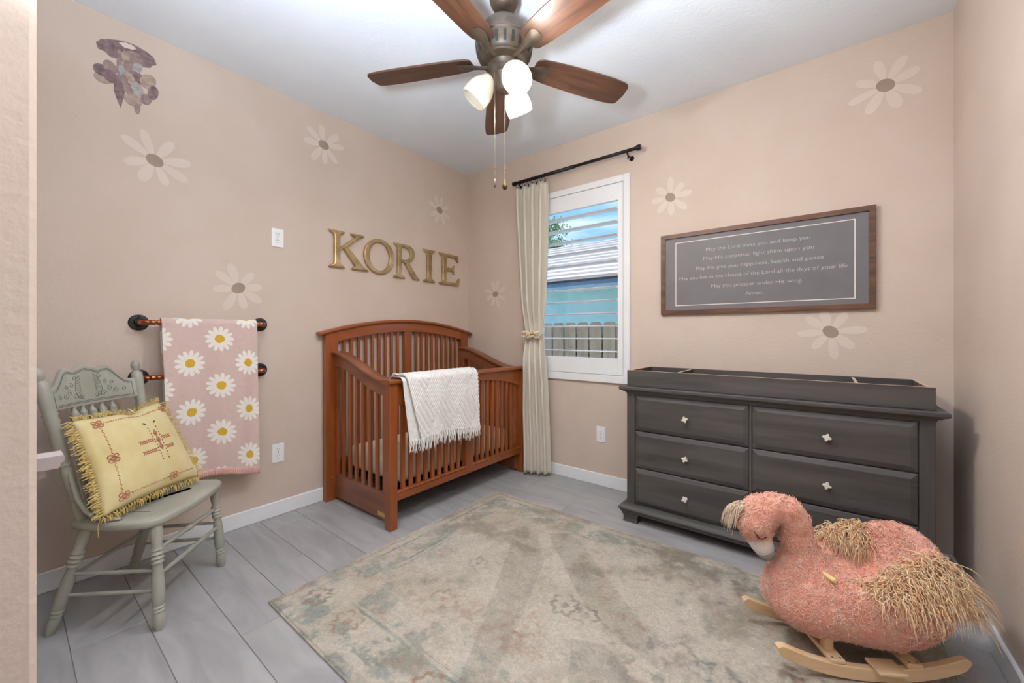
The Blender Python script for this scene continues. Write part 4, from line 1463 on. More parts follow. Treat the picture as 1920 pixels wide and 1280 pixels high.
part('front_edge', MB().box((1.812, -.428, TZ1), (3.152, -.418, TZ1 + .0008)), M['rawwood'], tr, label='worn pale top edge')
part('bottom_panel', MB().box((1.836, -.416, TZ0), (3.128, -.066, TZ0 + .004)), M['dresser'], tr)

# ------------------------------------------------------------------ rug
RX0, RX1, RY0, RY1 = 0.882, 3.135, -2.142, -0.600
nx, ny = 440, 300


def vnoise(nx, ny, cells, seed):
    r = np.random.default_rng(seed)
    cx, cy = max(2, int(cells)), max(2, int(cells * ny / nx))
    g = r.random((cy + 2, cx + 2))
    xs = np.linspace(0, cx, nx, endpoint=False); ys = np.linspace(0, cy, ny, endpoint=False)
    xi = xs.astype(int); yi = ys.astype(int)
    fx = xs - xi; fy = ys - yi
    fx = fx * fx * (3 - 2 * fx); fy = fy * fy * (3 - 2 * fy)
    a = g[np.ix_(yi, xi)]; b = g[np.ix_(yi, xi + 1)]; c = g[np.ix_(yi + 1, xi)]; d = g[np.ix_(yi + 1, xi + 1)]
    fx = fx[None, :]; fy = fy[:, None]
    return (a * (1 - fx) + b * fx) * (1 - fy) + (c * (1 - fx) + d * fx) * fy


def fbm(cells, seed, octs=4):
    s = 0; w = 0; a = 1
    for k in range(octs):
        s = s + a * vnoise(nx, ny, cells * 2 ** k, seed + k); w += a; a *= .6
    return s / w


gx = np.linspace(RX0, RX1, nx)[None, :] * np.ones((ny, 1))
gy = np.linspace(RY0, RY1, ny)[:, None] * np.ones((1, nx))
ux, uy = gx - RX0, gy - RY0
Lx, Ly = RX1 - RX0, RY1 - RY0
cream = np.array(srgb(214, 205, 188)); taupe = np.array(srgb(176, 164, 146)); sage_ = np.array(srgb(138, 148, 140)); rust = np.array(srgb(172, 124, 98)); greyb = np.array(srgb(112, 110, 106)); sand = np.array(srgb(196, 184, 162))
colr = np.ones((ny, nx, 3)) * cream


def blend(mask, c, k=1.0):
    global colr
    w = np.clip(mask * k, 0, 1)[..., None]
    colr = colr * (1 - w) + c * w


big = fbm(7, 20); mid = fbm(22, 40); fine = fbm(60, 60, 3)
blend((big - .42) * 3.0, sand, .8)
edge = np.minimum(np.minimum(ux, Lx - ux), np.minimum(uy, Ly - uy))
e2 = edge + (mid - .5) * .018
wear = np.clip((fbm(12, 80) - .38) * 4, 0, 1)
blend(((e2 > .028) & (e2 < .040)).astype(float) * wear, taupe, .75)
blend(((e2 > .075) & (e2 < .088)).astype(float) * wear, sage_, .75)
blend(((e2 > .205) & (e2 < .220)).astype(float) * wear, sage_, .7)
blend(((e2 > .235) & (e2 < .243)).astype(float) * wear, taupe, .7)
# border ground stronger at the left-hand (short) side
shortside = np.clip(1 - ux / .42, 0, 1)
blend(((e2 > .09) & (e2 < .205)).astype(float) * np.clip((mid - .44) * 6, 0, 1), sage_, .55)
blend(np.clip((fbm(26, 90) - .50) * 8, 0, 1) * (e2 < .36) * np.clip(.35 + (-(gy + 1.4)), 0, 1), np.array(srgb(132, 150, 148)), .6)
# repeated medallion motifs in the border and field
mr = np.random.default_rng(4)


def motif_r(cx, cy, r, c, k, petals=8):
    dx, dy = gx - cx, gy - cy
    rr = np.sqrt(dx * dx + dy * dy) + (fine - .5) * r * .5
    an = np.arctan2(dy, dx)
    ring = np.abs(rr - r * (.62 + .3 * np.abs(np.cos(an * petals / 2)))) < r * .13
    cen = rr < r * .28
    blend((ring | cen).astype(float) * np.clip((fine - .30) * 3.5, 0, 1), c, k)


for k in range(9):
    motif_r(RX0 + .145 + k * .245, RY1 - .145, .060, sage_, .55)
    motif_r(RX0 + .145 + k * .245, RY0 + .145, .070, (rust if k % 2 else sage_), .7)
for k in range(6):
    motif_r(RX0 + .145, RY0 + .15 + k * .247, .060, (sage_ if k % 2 else rust), .55)
for k in range(26):
    cx, cy = mr.uniform(RX0 + .3, RX1 - .25), mr.uniform(RY0 + .25, RY1 - .25)
    motif_r(cx, cy, mr.uniform(.035, .075), (taupe, greyb, rust, sage_)[k % 4], mr.uniform(.3, .6), petals=mr.integers(4, 8))
# distressed grey-brown drifts, stronger toward the dresser side and right end
blend(np.clip((fbm(9, 120) - .46) * 5, 0, 1) * np.clip((mid - .40) * 5, 0, 1), np.array(srgb(166, 154, 136)), .75)
right = np.clip((gx - 2.0) / .9, 0, 1)
blend(np.clip((fbm(16, 140) - .50) * 6, 0, 1) * np.clip((fine - .40) * 4, 0, 1) * (.25 + right), greyb, .85)
blend(np.clip((fbm(14, 160) - .56) * 8, 0, 1) * np.clip((fine - .42) * 4, 0, 1), rust, .35)
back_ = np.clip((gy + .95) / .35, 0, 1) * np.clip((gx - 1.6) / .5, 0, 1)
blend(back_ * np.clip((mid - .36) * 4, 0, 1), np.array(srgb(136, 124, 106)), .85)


def inpoly(poly):
    inside = np.zeros(gx.shape, bool)
    n = len(poly); j = n - 1
    for i in range(n):
        xi_, yi_ = poly[i]; xj, yj = poly[j]
        c = ((yi_ > gy) != (yj > gy)) & (gx < (xj - xi_) * (gy - yi_) / (yj - yi_ + 1e-9) + xi_)
        inside ^= c
        j = i
    return inside


# brushed strips where the pile lies the other way
nap = inpoly([(1.355, -.986), (1.47, -.93), (1.669, -1.166), (1.74, -1.36), (1.827, -1.596), (2.01, -2.13), (1.93, -2.13), (1.76, -1.784)]) | inpoly([(1.52, -.90), (1.60, -.84), (1.695, -.851), (2.262, -1.325), (2.34, -1.46), (2.13, -1.40), (1.95, -1.30)]) | inpoly([(2.03, -1.52), (2.14, -1.47), (2.40, -1.62), (2.42, -1.90), (2.22, -1.92)])
colr *= np.where(nap, .82 + .12 * (mid - .5), 1.0)[..., None]
colr *= .76 * (.90 + .2 * fine)[..., None]
colr *= (.93 + .14 * rng.random((ny, nx)))[..., None]
zz = .0125 + .0016 * (fine - .5) + .0012 * rng.random((ny, nx))
zz = np.where(edge < .006, .008, zz)
verts = np.stack([gx, gy, zz], -1).reshape(-1, 3)
ii = np.arange(ny * nx).reshape(ny, nx)
faces = np.stack([ii[:-1, :-1], ii[:-1, 1:], ii[1:, 1:], ii[1:, :-1]], -1).reshape(-1, 4)
# skirt down to the floor
ring = np.concatenate([ii[0, :], ii[1:, -1], ii[-1, -2::-1], ii[-2:0:-1, 0]])
base = verts[ring].copy(); base[:, 2] = 0.0008
nb = len(verts)
vall = np.concatenate([verts, base])
nr = len(ring)
sk = [(int(ring[(i + 1) % nr]), int(ring[i]), nb + i, nb + (i + 1) % nr) for i in range(nr)]
me = bpy.data.meshes.new('rug')
me.from_pydata(vall.tolist(), [], faces.tolist() + sk)
me.update()
ca = me.color_attributes.new('weave', 'FLOAT_COLOR', 'POINT')
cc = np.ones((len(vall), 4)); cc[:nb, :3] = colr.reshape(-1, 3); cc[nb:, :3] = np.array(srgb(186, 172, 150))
ca.data.foreach_set('color', cc.ravel())
rm = bpy.data.materials.new('vintage_rug_pile')
rm.use_nodes = True
nt = rm.node_tree; bs = nt.nodes['Principled BSDF']
bs.inputs['Roughness'].default_value = 0.95; bs.inputs['Sheen Weight'].default_value = 0.2
at = nt.nodes.new('ShaderNodeAttribute'); at.attribute_name = 'weave'
tcn = nt.nodes.new('ShaderNodeTexCoord')
n1 = nt.nodes.new('ShaderNodeTexNoise'); n1.inputs['Scale'].default_value = 220; n1.inputs['Detail'].default_value = 2
nt.links.new(tcn.outputs['Object'], n1.inputs['Vector'])
mr_ = nt.nodes.new('ShaderNodeMapRange'); mr_.inputs['To Min'].default_value = .72; mr_.inputs['To Max'].default_value = 1.28
nt.links.new(n1.outputs['Fac'], mr_.inputs['Value'])
n2 = nt.nodes.new('ShaderNodeTexNoise'); n2.inputs['Scale'].default_value = 38; n2.inputs['Detail'].default_value = 5; n2.inputs['Distortion'].default_value = 1.5
nt.links.new(tcn.outputs['Object'], n2.inputs['Vector'])
mr2 = nt.nodes.new('ShaderNodeMapRange'); mr2.inputs['From Min'].default_value = .3; mr2.inputs['From Max'].default_value = .7; mr2.inputs['To Min'].default_value = .86; mr2.inputs['To Max'].default_value = 1.16
nt.links.new(n2.outputs['Fac'], mr2.inputs['Value'])
sc = nt.nodes.new('ShaderNodeVectorMath'); sc.operation = 'SCALE'
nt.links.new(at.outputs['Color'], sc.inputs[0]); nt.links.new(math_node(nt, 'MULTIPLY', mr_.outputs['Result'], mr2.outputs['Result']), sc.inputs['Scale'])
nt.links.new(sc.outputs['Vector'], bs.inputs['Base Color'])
bp = nt.nodes.new('ShaderNodeBump'); bp.inputs['Strength'].default_value = .7; bp.inputs['Distance'].default_value = .004
nt.links.new(n1.outputs['Fac'], bp.inputs['Height']); nt.links.new(bp.outputs['Normal'], bs.inputs['Normal'])
me.materials.append(rm)
rug = bpy.data.objects.new('rug', me); COL.objects.link(rug)
tag(rug, 'faded beige vintage-pattern rug in the middle of the floor', 'rug')

# ------------------------------------------------------------------ plush flamingo rocker
RA = math.atan2(.530, .848)
fg = thing('flamingo_rocker', 'pink plush flamingo rocking seat on pale wooden runners', 'rocker', (2.84, -.962, .0165), RA)


def surface_nets(fn, lo, hi, h):
    n = [int(math.ceil((hi[i] - lo[i]) / h)) + 1 for i in range(3)]
    ax = [lo[i] + h * np.arange(n[i]) for i in range(3)]
    X, Y, Z = np.meshgrid(*ax, indexing='ij')
    V = fn(X, Y, Z)
    s = V < 0
    c = [V[i:n[0] - 1 + i, j:n[1] - 1 + j, k:n[2] - 1 + k] for i in (0, 1) for j in (0, 1) for k in (0, 1)]
    cnt = sum((q < 0).astype(int) for q in c)
    act = (cnt > 0) & (cnt < 8)
    idx = -np.ones(act.shape, int)
    idx[act] = np.arange(act.sum())
    offs = [(i, j, k) for i in (0, 1) for j in (0, 1) for k in (0, 1)]
    acc = np.zeros(act.shape + (3,)); w = np.zeros(act.shape)
    for a in range(8):
        for b in range(a + 1, 8):
            if sum(abs(offs[a][q] - offs[b][q]) for q in range(3)) != 1: continue
            cr = (c[a] < 0) != (c[b] < 0)
            t = np.where(cr, c[a] / (c[a] - c[b] + 1e-12), 0)
            for q in range(3):
                acc[..., q] += np.where(cr, offs[a][q] + t * (offs[b][q] - offs[a][q]), 0)
            w += cr
    I, J, K = np.nonzero(act)
    p = acc[act] / w[act][:, None]
    P = np.stack([lo[0] + h * (I + p[:, 0]), lo[1] + h * (J + p[:, 1]), lo[2] + h * (K + p[:, 2])], -1)
    F = []
    for axn in range(3):
        o1, o2 = [q for q in range(3) if q != axn]
        sl0 = [slice(1, n[q] - 1) for q in range(3)]; sl1 = [slice(1, n[q] - 1) for q in range(3)]
        sl0[axn] = slice(0, n[axn] - 1); sl1[axn] = slice(1, n[axn])
        cr = s[tuple(sl0)] != s[tuple(sl1)]
        A = np.argwhere(cr)
        A[:, o1] += 1; A[:, o2] += 1
        def g(d1, d2):
            B = A.copy(); B[:, o1] -= d1; B[:, o2] -= d2
            return idx[B[:, 0], B[:, 1], B[:, 2]]
        F.append(np.stack([g(0, 0), g(1, 0), g(1, 1), g(0, 1)], -1))
    return P, np.concatenate(F)


def ell(X, Y, Z, c, r):
    q = np.sqrt(((X - c[0]) / r[0]) ** 2 + ((Y - c[1]) / r[1]) ** 2 + ((Z - c[2]) / r[2]) ** 2)
    return (q - 1) * min(r)


def smin(a, b, k):
    h_ = np.clip(.5 + .5 * (b - a) / k, 0, 1)
    return b * (1 - h_) + a * h_ - k * h_ * (1 - h_)


def cone(X, Y, Z, a, b, ra, rb):
    a = np.array(a); b = np.array(b)
    d = b - a; L2 = (d * d).sum()
    t = np.clip(((X - a[0]) * d[0] + (Y - a[1]) * d[1] + (Z - a[2]) * d[2]) / L2, 0, 1)
    return np.sqrt((X - a[0] - t * d[0]) ** 2 + (Y - a[1] - t * d[1]) ** 2 + (Z - a[2] - t * d[2]) ** 2) - (ra + (rb - ra) * t)


NECK = [((-.115, 0, .25), .076), ((-.143, 0, .33), .056), ((-.162, 0, .41), .050), ((-.172, 0, .462), .049), ((-.198, 0, .502), .048), ((-.245, 0, .514), .048), ((-.288, 0, .492), .056), ((-.307, 0, .454), .0585), ((-.298, 0, .420), .046)]


def flam(X, Y, Z):
    d = ell(X, Y, Z, (.02, 0, .190), (.255, .150, .110))
    d = smin(d, ell(X, Y, Z, (-.130, 0, .215), (.122, .115, .125)), .06)
    # tub: back and arms round the seat
    t = ell(X, Y, Z, (.085, 0, .265), (.215, .200, .180))
    tail = ell(X, Y, Z, (.180, 0, .33), (.105, .14, .135))
    d = smin(d, smin(t, tail, .06), .05)
    cav = ell(X, Y, Z, (.045, 0, .430), (.150, .152, .180))
    cav = np.minimum(cav, ell(X, Y, Z, (-.015, 0, .415), (.095, .26, .125)))
    d = -smin(-d, cav, .03)
    nk = cone(X, Y, Z, NECK[0][0], NECK[1][0], NECK[0][1], NECK[1][1])
    for (a, ra), (b, rb) in zip(NECK[1:5], NECK[2:6]):
        nk = smin(nk, cone(X, Y, Z, a, b, ra, rb), .012)
    hd = cone(X, Y, Z, NECK[5][0], NECK[6][0], NECK[5][1], NECK[6][1])
    for (a, ra), (b, rb) in zip(NECK[6:-1], NECK[7:]):
        hd = smin(hd, cone(X, Y, Z, a, b, ra, rb), .012)
    nk = np.minimum(nk, hd)
    return smin(d, nk, .045)


P, F = surface_nets(flam, (-.42, -.24, .05), (.40, .24, .60), .010)
me = bpy.data.meshes.new('body')
me.from_pydata(P.tolist(), [], F.tolist()); me.update()
finish_mesh(me, 'full')
body = part('body', me, M['plush'], fg, world=False, recalc=False)
me.vertices.foreach_get('normal', (nbuf := np.zeros(len(P) * 3)))
NRM = nbuf.reshape(-1, 3)
# make sure the normals point outward
cidx = int(np.argmax(P[:, 2]))
if NRM[cidx, 2] < 0:
    me.flip_normals(); NRM = -NRM
frn = np.random.default_rng(21)


def strands(roots, dirs, length, curl, rad, segs, grav, name, mtl, parent, sides=3, floor=.004):
    """thin tapered tubes as one mesh"""
    m_ = len(roots)
    pos = roots.copy(); d = dirs.copy()
    side = np.cross(d, frn.normal(size=d.shape)); side /= np.linalg.norm(side, axis=1, keepdims=True) + 1e-9
    ph = frn.uniform(0, 6.28, m_)
    ln = length * frn.uniform(.6, 1.25, m_)
    path = [pos.copy()]
    for k in range(segs):
        step = (ln / segs)[:, None]
        dd = d + side * (curl * np.sin(ph + k * 1.7))[:, None]
        dd[:, 2] -= grav * (k + .5) / segs
        dd /= np.linalg.norm(dd, axis=1, keepdims=True)
        pos = pos + dd * step
        pos[:, 2] = np.maximum(pos[:, 2], floor)
        path.append(pos.copy())
        d = d * .75 + dd * .25
    path = np.stack(path, 1)
    tn = np.gradient(path, axis=1); tn /= np.linalg.norm(tn, axis=2, keepdims=True) + 1e-9
    a1 = np.cross(tn, side[:, None, :]); a1 /= np.linalg.norm(a1, axis=2, keepdims=True) + 1e-9
    a2 = np.cross(tn, a1)
    rr = rad * (1 - np.linspace(0, .85, segs + 1) ** 1.5)
    vs = []
    for q in range(sides):
        a = 2 * math.pi * q / sides
        vs.append(path + (a1 * math.cos(a) + a2 * math.sin(a)) * rr[None, :, None])
    vs = np.stack(vs, 2)                                   # strand, ring, side, xyz
    base = np.arange(m_)[:, None, None] * (segs + 1) * sides + np.arange(segs)[None, :, None] * sides
    q = np.arange(sides)[None, None, :]
    q2 = (q + 1) % sides
    f = np.stack([base + q, base + q2, base + sides + q2, base + sides + q], -1).reshape(-1, 4)
    me_ = bpy.data.meshes.new(name)
    me_.from_pydata(vs.reshape(-1, 3).tolist(), [], f.tolist()); me_.update()
    me_.polygons.foreach_set('use_smooth', [True] * len(me_.polygons))
    o_ = part(name, me_, mtl, parent, world=False, recalc=False)
    tag(o_, kind='stuff')
    return o_


# short curly pile over the whole body
def scatter(mask, count):
    fi = np.nonzero(mask[F].all(1))[0]
    ch_ = frn.choice(fi, count)
    w = frn.random((count, 2))
    a, b, c, d = (P[F[ch_, k]] for k in range(4))
    pt = a * ((1 - w[:, :1]) * (1 - w[:, 1:])) + b * (w[:, :1] * (1 - w[:, 1:])) + c * (w[:, :1] * w[:, 1:]) + d * ((1 - w[:, :1]) * w[:, 1:])
    return pt, NRM[F[ch_, 0]]


allm = np.ones(len(P), bool)
pt, nr_ = scatter(allm, 26000)
tang_ = np.cross(nr_, frn.normal(size=nr_.shape)); tang_ /= np.linalg.norm(tang_, axis=1, keepdims=True) + 1e-9
dirs = nr_ * .35 + tang_ * .8
dirs /= np.linalg.norm(dirs, axis=1, keepdims=True)
strands(pt - nr_ * .001, dirs, .016, .9, .0018, 3, .15, 'plush_pile', M['pile'], body)
# wing fur on the arms (near and far)
for s in (-1, 1):
    ab = P[:, 1] * s
    if s < 0:
        msk = (ab > .11) & (P[:, 2] > .295) & (P[:, 0] > -.04) & (P[:, 0] < .22)
    else:
        msk = (ab > .09) & (P[:, 2] > .325) & (P[:, 0] > -.05) & (P[:, 0] < .15)
    pt, nr_ = scatter(msk, 620 if s < 0 else 480)
    dirs = nr_ * .55 + np.array([.30, s * .30, .10]) + frn.normal(size=nr_.shape) * .42
    if s > 0: dirs = nr_ * .6 + np.array([.20, -.20, .25]) + frn.normal(size=nr_.shape) * .50
    dirs /= np.linalg.norm(dirs, axis=1, keepdims=True)
    strands(pt, dirs, .115, 1.15, .0021, 13, 1.7, 'wing_fur', M['fur'], fg)
# tail tuft
msk = (P[:, 0] > .235) & (P[:, 2] > .24) & (P[:, 2] < .36) & (P[:, 1] < .02)
pt, nr_ = scatter(msk, 110)
dirs = nr_ * .5 + np.array([.9, -.25, .1]) + frn.normal(size=nr_.shape) * .22
dirs /= np.linalg.norm(dirs, axis=1, keepdims=True)
strands(pt, dirs, .12, .2, .0020, 8, 1.4, 'tail_fur', M['fur'], fg)
# forelock
m_ = 170
pt = np.array([-.345, 0, .505]) + frn.normal(size=(m_, 3)) * np.array([.007, .010, .008])
dirs = np.array([-.8, -.05, .45]) + frn.normal(size=(m_, 3)) * .16
dirs /= np.linalg.norm(dirs, axis=1, keepdims=True)
strands(pt, dirs, .098, .12, .0013, 9, 2.6, 'forelock', M['fur_white'], fg)
# beak
bk = MB()
b0, b1, b2, b3 = Vector((-.294, 0, .400)), Vector((-.283, 0, .374)), Vector((-.272, 0, .354)), Vector((-.252, 0, .330))
part('beak', MB().tube([b0 + Vector((-.004, 0, .02)), b0, b1, b2], [.044, .044, .039, .034], 18), M['beak'], fg, world=False, smooth='full')
part('beak_tip', MB().tube([b2, b2.lerp(b3, .4), b3, b3 + Vector((.006, 0, -.006))], [.0342, .032, .021, .004], 18), M['beak_tip'], fg, world=False, smooth='full')
for s in (-1, 1):
    mb = MB()
    pts = []
    for a in np.linspace(.25, 2.6, 10):
        y_, z_ = 0, 0
        pts.append((-.312 + .017 * math.cos(a), s * (.0610 - .003 * math.sin(a)), .432 - .012 * math.sin(a)))
    mb.tube(pts, .0018, 6)
    mb.tube([(-.318, s * .0600, .424), (-.324, s * .0615, .430), (-.331, s * .062, .434)], .0014, 5)
    mb.tube([(-.326, s * .0600, .429), (-.333, s * .0605, .441), (-.338, s * .061, .446)], .0014, 5)
    part('closed_eye', mb, M['eye'], fg, world=False)
    part('handle', MB().lathe((-.125, s * .045, .325), (-.105, s * .120, .318), [(0, .0085), (.9, .0085), (.97, .0075), (1, .004)], 12), M['handle'], fg, world=False, smooth=40)


# runners
def run_c(a):
    return .0 + .062 * (abs(a) / .29) ** 2.2


for s in (-1, 1):
    rings = []
    for a in np.linspace(-.295, .295, 37):
        zc = run_c(a)
        hgt = .044
        e = max(0, (abs(a) - .265) / .03)
        k = math.sqrt(max(0.05, 1 - e * e))
        mid_ = zc + hgt / 2
        lo_, hi_ = mid_ - hgt / 2 * k, mid_ + hgt / 2 * k
        yc = s * .122
        w = .012
        c = .003
        rings.append([(a, yc - w, lo_ + c), (a, yc - w + c, lo_), (a, yc + w - c, lo_), (a, yc + w, lo_ + c), (a, yc + w, hi_ - c), (a, yc + w - c, hi_), (a, yc - w + c, hi_), (a, yc - w, hi_ - c)])
    part('runner', MB().rings(rings), M['beech'], fg, world=False, smooth=40)
for a in (-.105, .130):
    b_ = part('crossbar', MB().box((a - .024, -.133, run_c(a) + .043), (a + .024, .133, run_c(a) + .058), .003), M['beech'], fg, world=False)
    mb = MB()
    for s in (-1, 1):
        for da in (-.012, .012):
            mb.lathe((a + da, s * .122, run_c(a) + .057), (a + da, s * .122, run_c(a) + .0592), [(0, .0032), (1, .0028)], 8)
    part('screw', mb, M['screw'], b_, world=False)
    for s in (-1, 1):
        part('upright', MB().box((a - .014, s * .075 - .014, run_c(a) + .056), (a + .014, s * .075 + .014, .135), .002), M['beech'], fg, world=False)
part('footrest', MB().box((-.002, -.165, .046), (.085, -.098, .058), .003), M['beech'], fg, world=False)

# ------------------------------------------------------------------ ceiling fan
FX, FY, FZ = 1.643, -1.453, 2.74
fan = thing('ceiling_fan', 'five-blade walnut ceiling fan with bronze motor and three glass lights', 'ceiling fan', (FX, FY, FZ))


def flathe(name, prof, mtl, parent, n=40, smooth=35):
    """prof: (radius, z)"""
    mb = MB()
    mb.rings([[(FX + r * math.cos(2 * math.pi * k / n), FY + r * math.sin(2 * math.pi * k / n), z) for k in range(n)] for r, z in prof])
    return part(name, mb, mtl, parent, smooth=smooth)


flathe('canopy', [(.066, 2.74), (.069, 2.732), (.069, 2.70), (.064, 2.668), (.052, 2.645), (.036, 2.634), (.020, 2.632)], M['bronze'], fan)
flathe('downrod', [(.0135, 2.645), (.0135, 2.56)], M['bronze_dark'], fan, 16)
flathe('motor_dome', [(.022, 2.586), (.050, 2.584), (.078, 2.570), (.097, 2.548), (.108, 2.522), (.112, 2.504), (.113, 2.498)], M['bronze'], fan)
flathe('motor_housing', [(.106, 2.500), (.119, 2.498), (.121, 2.491), (.117, 2.487), (.128, 2.483), (.131, 2.474), (.127, 2.466), (.129, 2.461), (.124, 2.436), (.114, 2.412), (.104, 2.404), (.106, 2.400), (.100, 2.394), (.075, 2.390)], M['bronze'], fan)
for k in range(22):
    a0 = 2 * math.pi * k / 22
    mb = MB()
    pts = []
    for z_, r_ in ((2.457, .1285), (2.444, .1260), (2.430, .1218), (2.417, .1163)):
        pts.append((r_, z_))
    rings = []
    for r_, z_ in pts:
        hw = .052
        rings.append([(FX + (r_ + d) * math.cos(a0 + sgn * hw), FY + (r_ + d) * math.sin(a0 + sgn * hw), z_ - d) for sgn, d in ((-1, -.004), (1, -.004), (1, .0008), (-1, .0008))])
    part('vent', MB().rings(rings), M['bronze_dark'], fan)
flathe('switch_housing', [(.060, 2.396), (.072, 2.390), (.074, 2.380), (.068, 2.370), (.062, 2.364), (.060, 2.336), (.062, 2.330), (.058, 2.322), (.048, 2.312), (.042, 2.292), (.036, 2.280), (.031, 2.268), (.018, 2.260), (.010, 2.256)], M['bronze'], fan)
BZ = 2.412
for k in range(5):
    a0 = math.radians(61.4 + 72 * k)
    ca_, sa_ = math.cos(a0), math.sin(a0)
    pit = math.radians(-12)

    def B_(r, w, z):
        w2, z2 = w * math.cos(pit) - z * math.sin(pit), w * math.sin(pit) + z * math.cos(pit)
        return (FX + r * ca_ - w2 * sa_, FY + r * sa_ + w2 * ca_, BZ + z2)
    prof = [(.150, .030), (.158, .046), (.175, .056), (.22, .062), (.30, .067), (.40, .071), (.50, .073), (.57, .072), (.625, .068), (.650, .062), (.660, .050)]
    poly = [(r, w) for r, w in prof] + [(.667, 0)] + [(r, -w) for r, w in prof[::-1]]
    mb = MB()
    mb.rings([[B_(r, w, .004) for r, w in poly], [B_(r, w, -.004) for r, w in poly]])
    # local frame so that the grain runs along the blade
    bl_o = bpy.data.objects.new('blade', None)
    Mx = Matrix.Translation((FX, FY, BZ)) @ Matrix.Rotation(a0, 4, 'Z')
    me = mb.mesh('blade', Mx.inverted())
    finish_mesh(me, False)
    me.materials.append(M['blade'])
    o = bpy.data.objects.new('blade', me); COL.objects.link(o)
    o.parent = fan
    o.matrix_parent_inverse = Matrix.Identity(4)
    o.location = (0, 0, BZ - FZ); o.rotation_euler = (0, 0, a0)
    WM[o] = Mx
    # blade iron: flared bracket under the blade root with a curved arm to the hub
    mb = MB()
    rings = []
    for r, w, z, h_ in ((.072, .012, -.022, .008), (.095, .011, -.022, .008), (.120, .012, -.018, .008), (.150, .020, -.014, .007), (.180, .031, -.011, .006), (.205, .034, -.0085, .004), (.218, .026, -.0065, .002), (.224, .012, -.006, .0015)):
        rings.append([B_(r, -w, z + h_ * .5), B_(r, -w * .5, z + h_ * .2 - h_ * .9), B_(r, 0, z - h_), B_(r, w * .5, z + h_ * .2 - h_ * .9), B_(r, w, z + h_ * .5), B_(r, 0, z + h_ * .8)])
    part('blade_iron', MB().rings(rings), M['bronze'], o, smooth=50)
# lights
for k, (ang, lit) in enumerate(((-25, True), (95, True), (215, False))):
    a0 = math.radians(ang)
    dirh = Vector((math.cos(a0), math.sin(a0), 0))
    tilt = math.radians(50)
    axd = (dirh * math.cos(tilt) - Vector((0, 0, 1)) * math.sin(tilt)).normalized()
    hub = Vector((FX, FY, 2.346))
    neck = hub + dirh * .052 + Vector((0, 0, -.004))
    fit = part('light_arm', MB().lathe(hub + dirh * .030, neck + axd * .022, [(0, .014), (.3, .013), (.55, .016), (.7, .024), (1, .026)], 16), M['bronze'], fan, smooth=40)
    base = neck + axd * .014
    prof = [(.0, .024), (.06, .030), (.18, .039), (.36, .052), (.56, .060), (.76, .0625), (.92, .061), (1.0, .059)]
    L = .128
    nx_ = axd.orthogonal().normalized(); ny_ = axd.cross(nx_)
    n = 32
    mb = MB()
    rr_ = []
    for t, r in prof:
        c = base + axd * (L * t); rr_.append([c + (nx_ * math.cos(2 * math.pi * q / n) + ny_ * math.sin(2 * math.pi * q / n)) * r for q in range(n)])
    for t, r in prof[::-1]:
        c = base + axd * (L * t + .0); rr_.append([c + (nx_ * math.cos(2 * math.pi * q / n) + ny_ * math.sin(2 * math.pi * q / n)) * (r - .003) for q in range(n)])
    mb.rings(rr_, cap=False)
    part('glass_shade', mb, M['shade_lit'] if lit else M['shade'], fan, smooth='full', label='lit frosted glass shade' if lit else 'unlit frosted glass shade')
    part('bulb', MB().lathe(base + axd * .022, base + axd * .088, [(0, .012), (.25, .014), (.5, .024), (.75, .027), (.93, .018), (1, .004)], 16), M['bulb'] if lit else M['bulb_off'], fan, smooth='full')
    if lit:
        pl = light('bulb_light', 'POINT', base + axd * .135, 29.0 if k == 0 else 9.0, (1.0, 0.96, 0.90), radius=.045)
for (dx, dy, zt, zb, kind) in ((-.002, -.062, 2.325, 1.850, 0), (.045, -.050, 2.325, 1.835, 1)):
    cx, cy = FX + dx, FY + dy
    mb = MB()
    mb.tube([(cx, cy, zt), (cx, cy, zb)], .0006, 5)
    pc = part('pull_chain', mb, M['chain'], fan)
    n = int((zt - zb) / .0055)
    vs_, fs_ = [], []
    mb = MB()
    oc = [(1, 0, 0), (-1, 0, 0), (0, 1, 0), (0, -1, 0), (0, 0, 1), (0, 0, -1)]
    of = [(0, 2, 4), (2, 1, 4), (1, 3, 4), (3, 0, 4), (2, 0, 5), (1, 2, 5), (3, 1, 5), (0, 3, 5)]
    for q in range(n):
        z = zb + (q + .5) * .0055
        mb.add([(cx + a * .0012, cy + b * .0012, z + c * .0012) for a, b, c in oc], of)
    o = part('chain_beads', mb, M['chain'], pc)
    tag(o, kind='stuff')
    if kind == 0:
        part('fob', MB().lathe((cx, cy, zb + .004), (cx, cy, zb - .034), [(0, .0015), (.15, .004), (.5, .0055), (.85, .004), (1, .002)], 12), M['chain'], pc, smooth='full')
    else:
        part('fob', MB().lathe((cx, cy, zb + .006), (cx, cy, zb - .036), [(0, .002), (.15, .0035), (.45, .009), (.7, .0125), (.9, .009), (1, .003)], 16), M['amber'], pc, smooth='full')

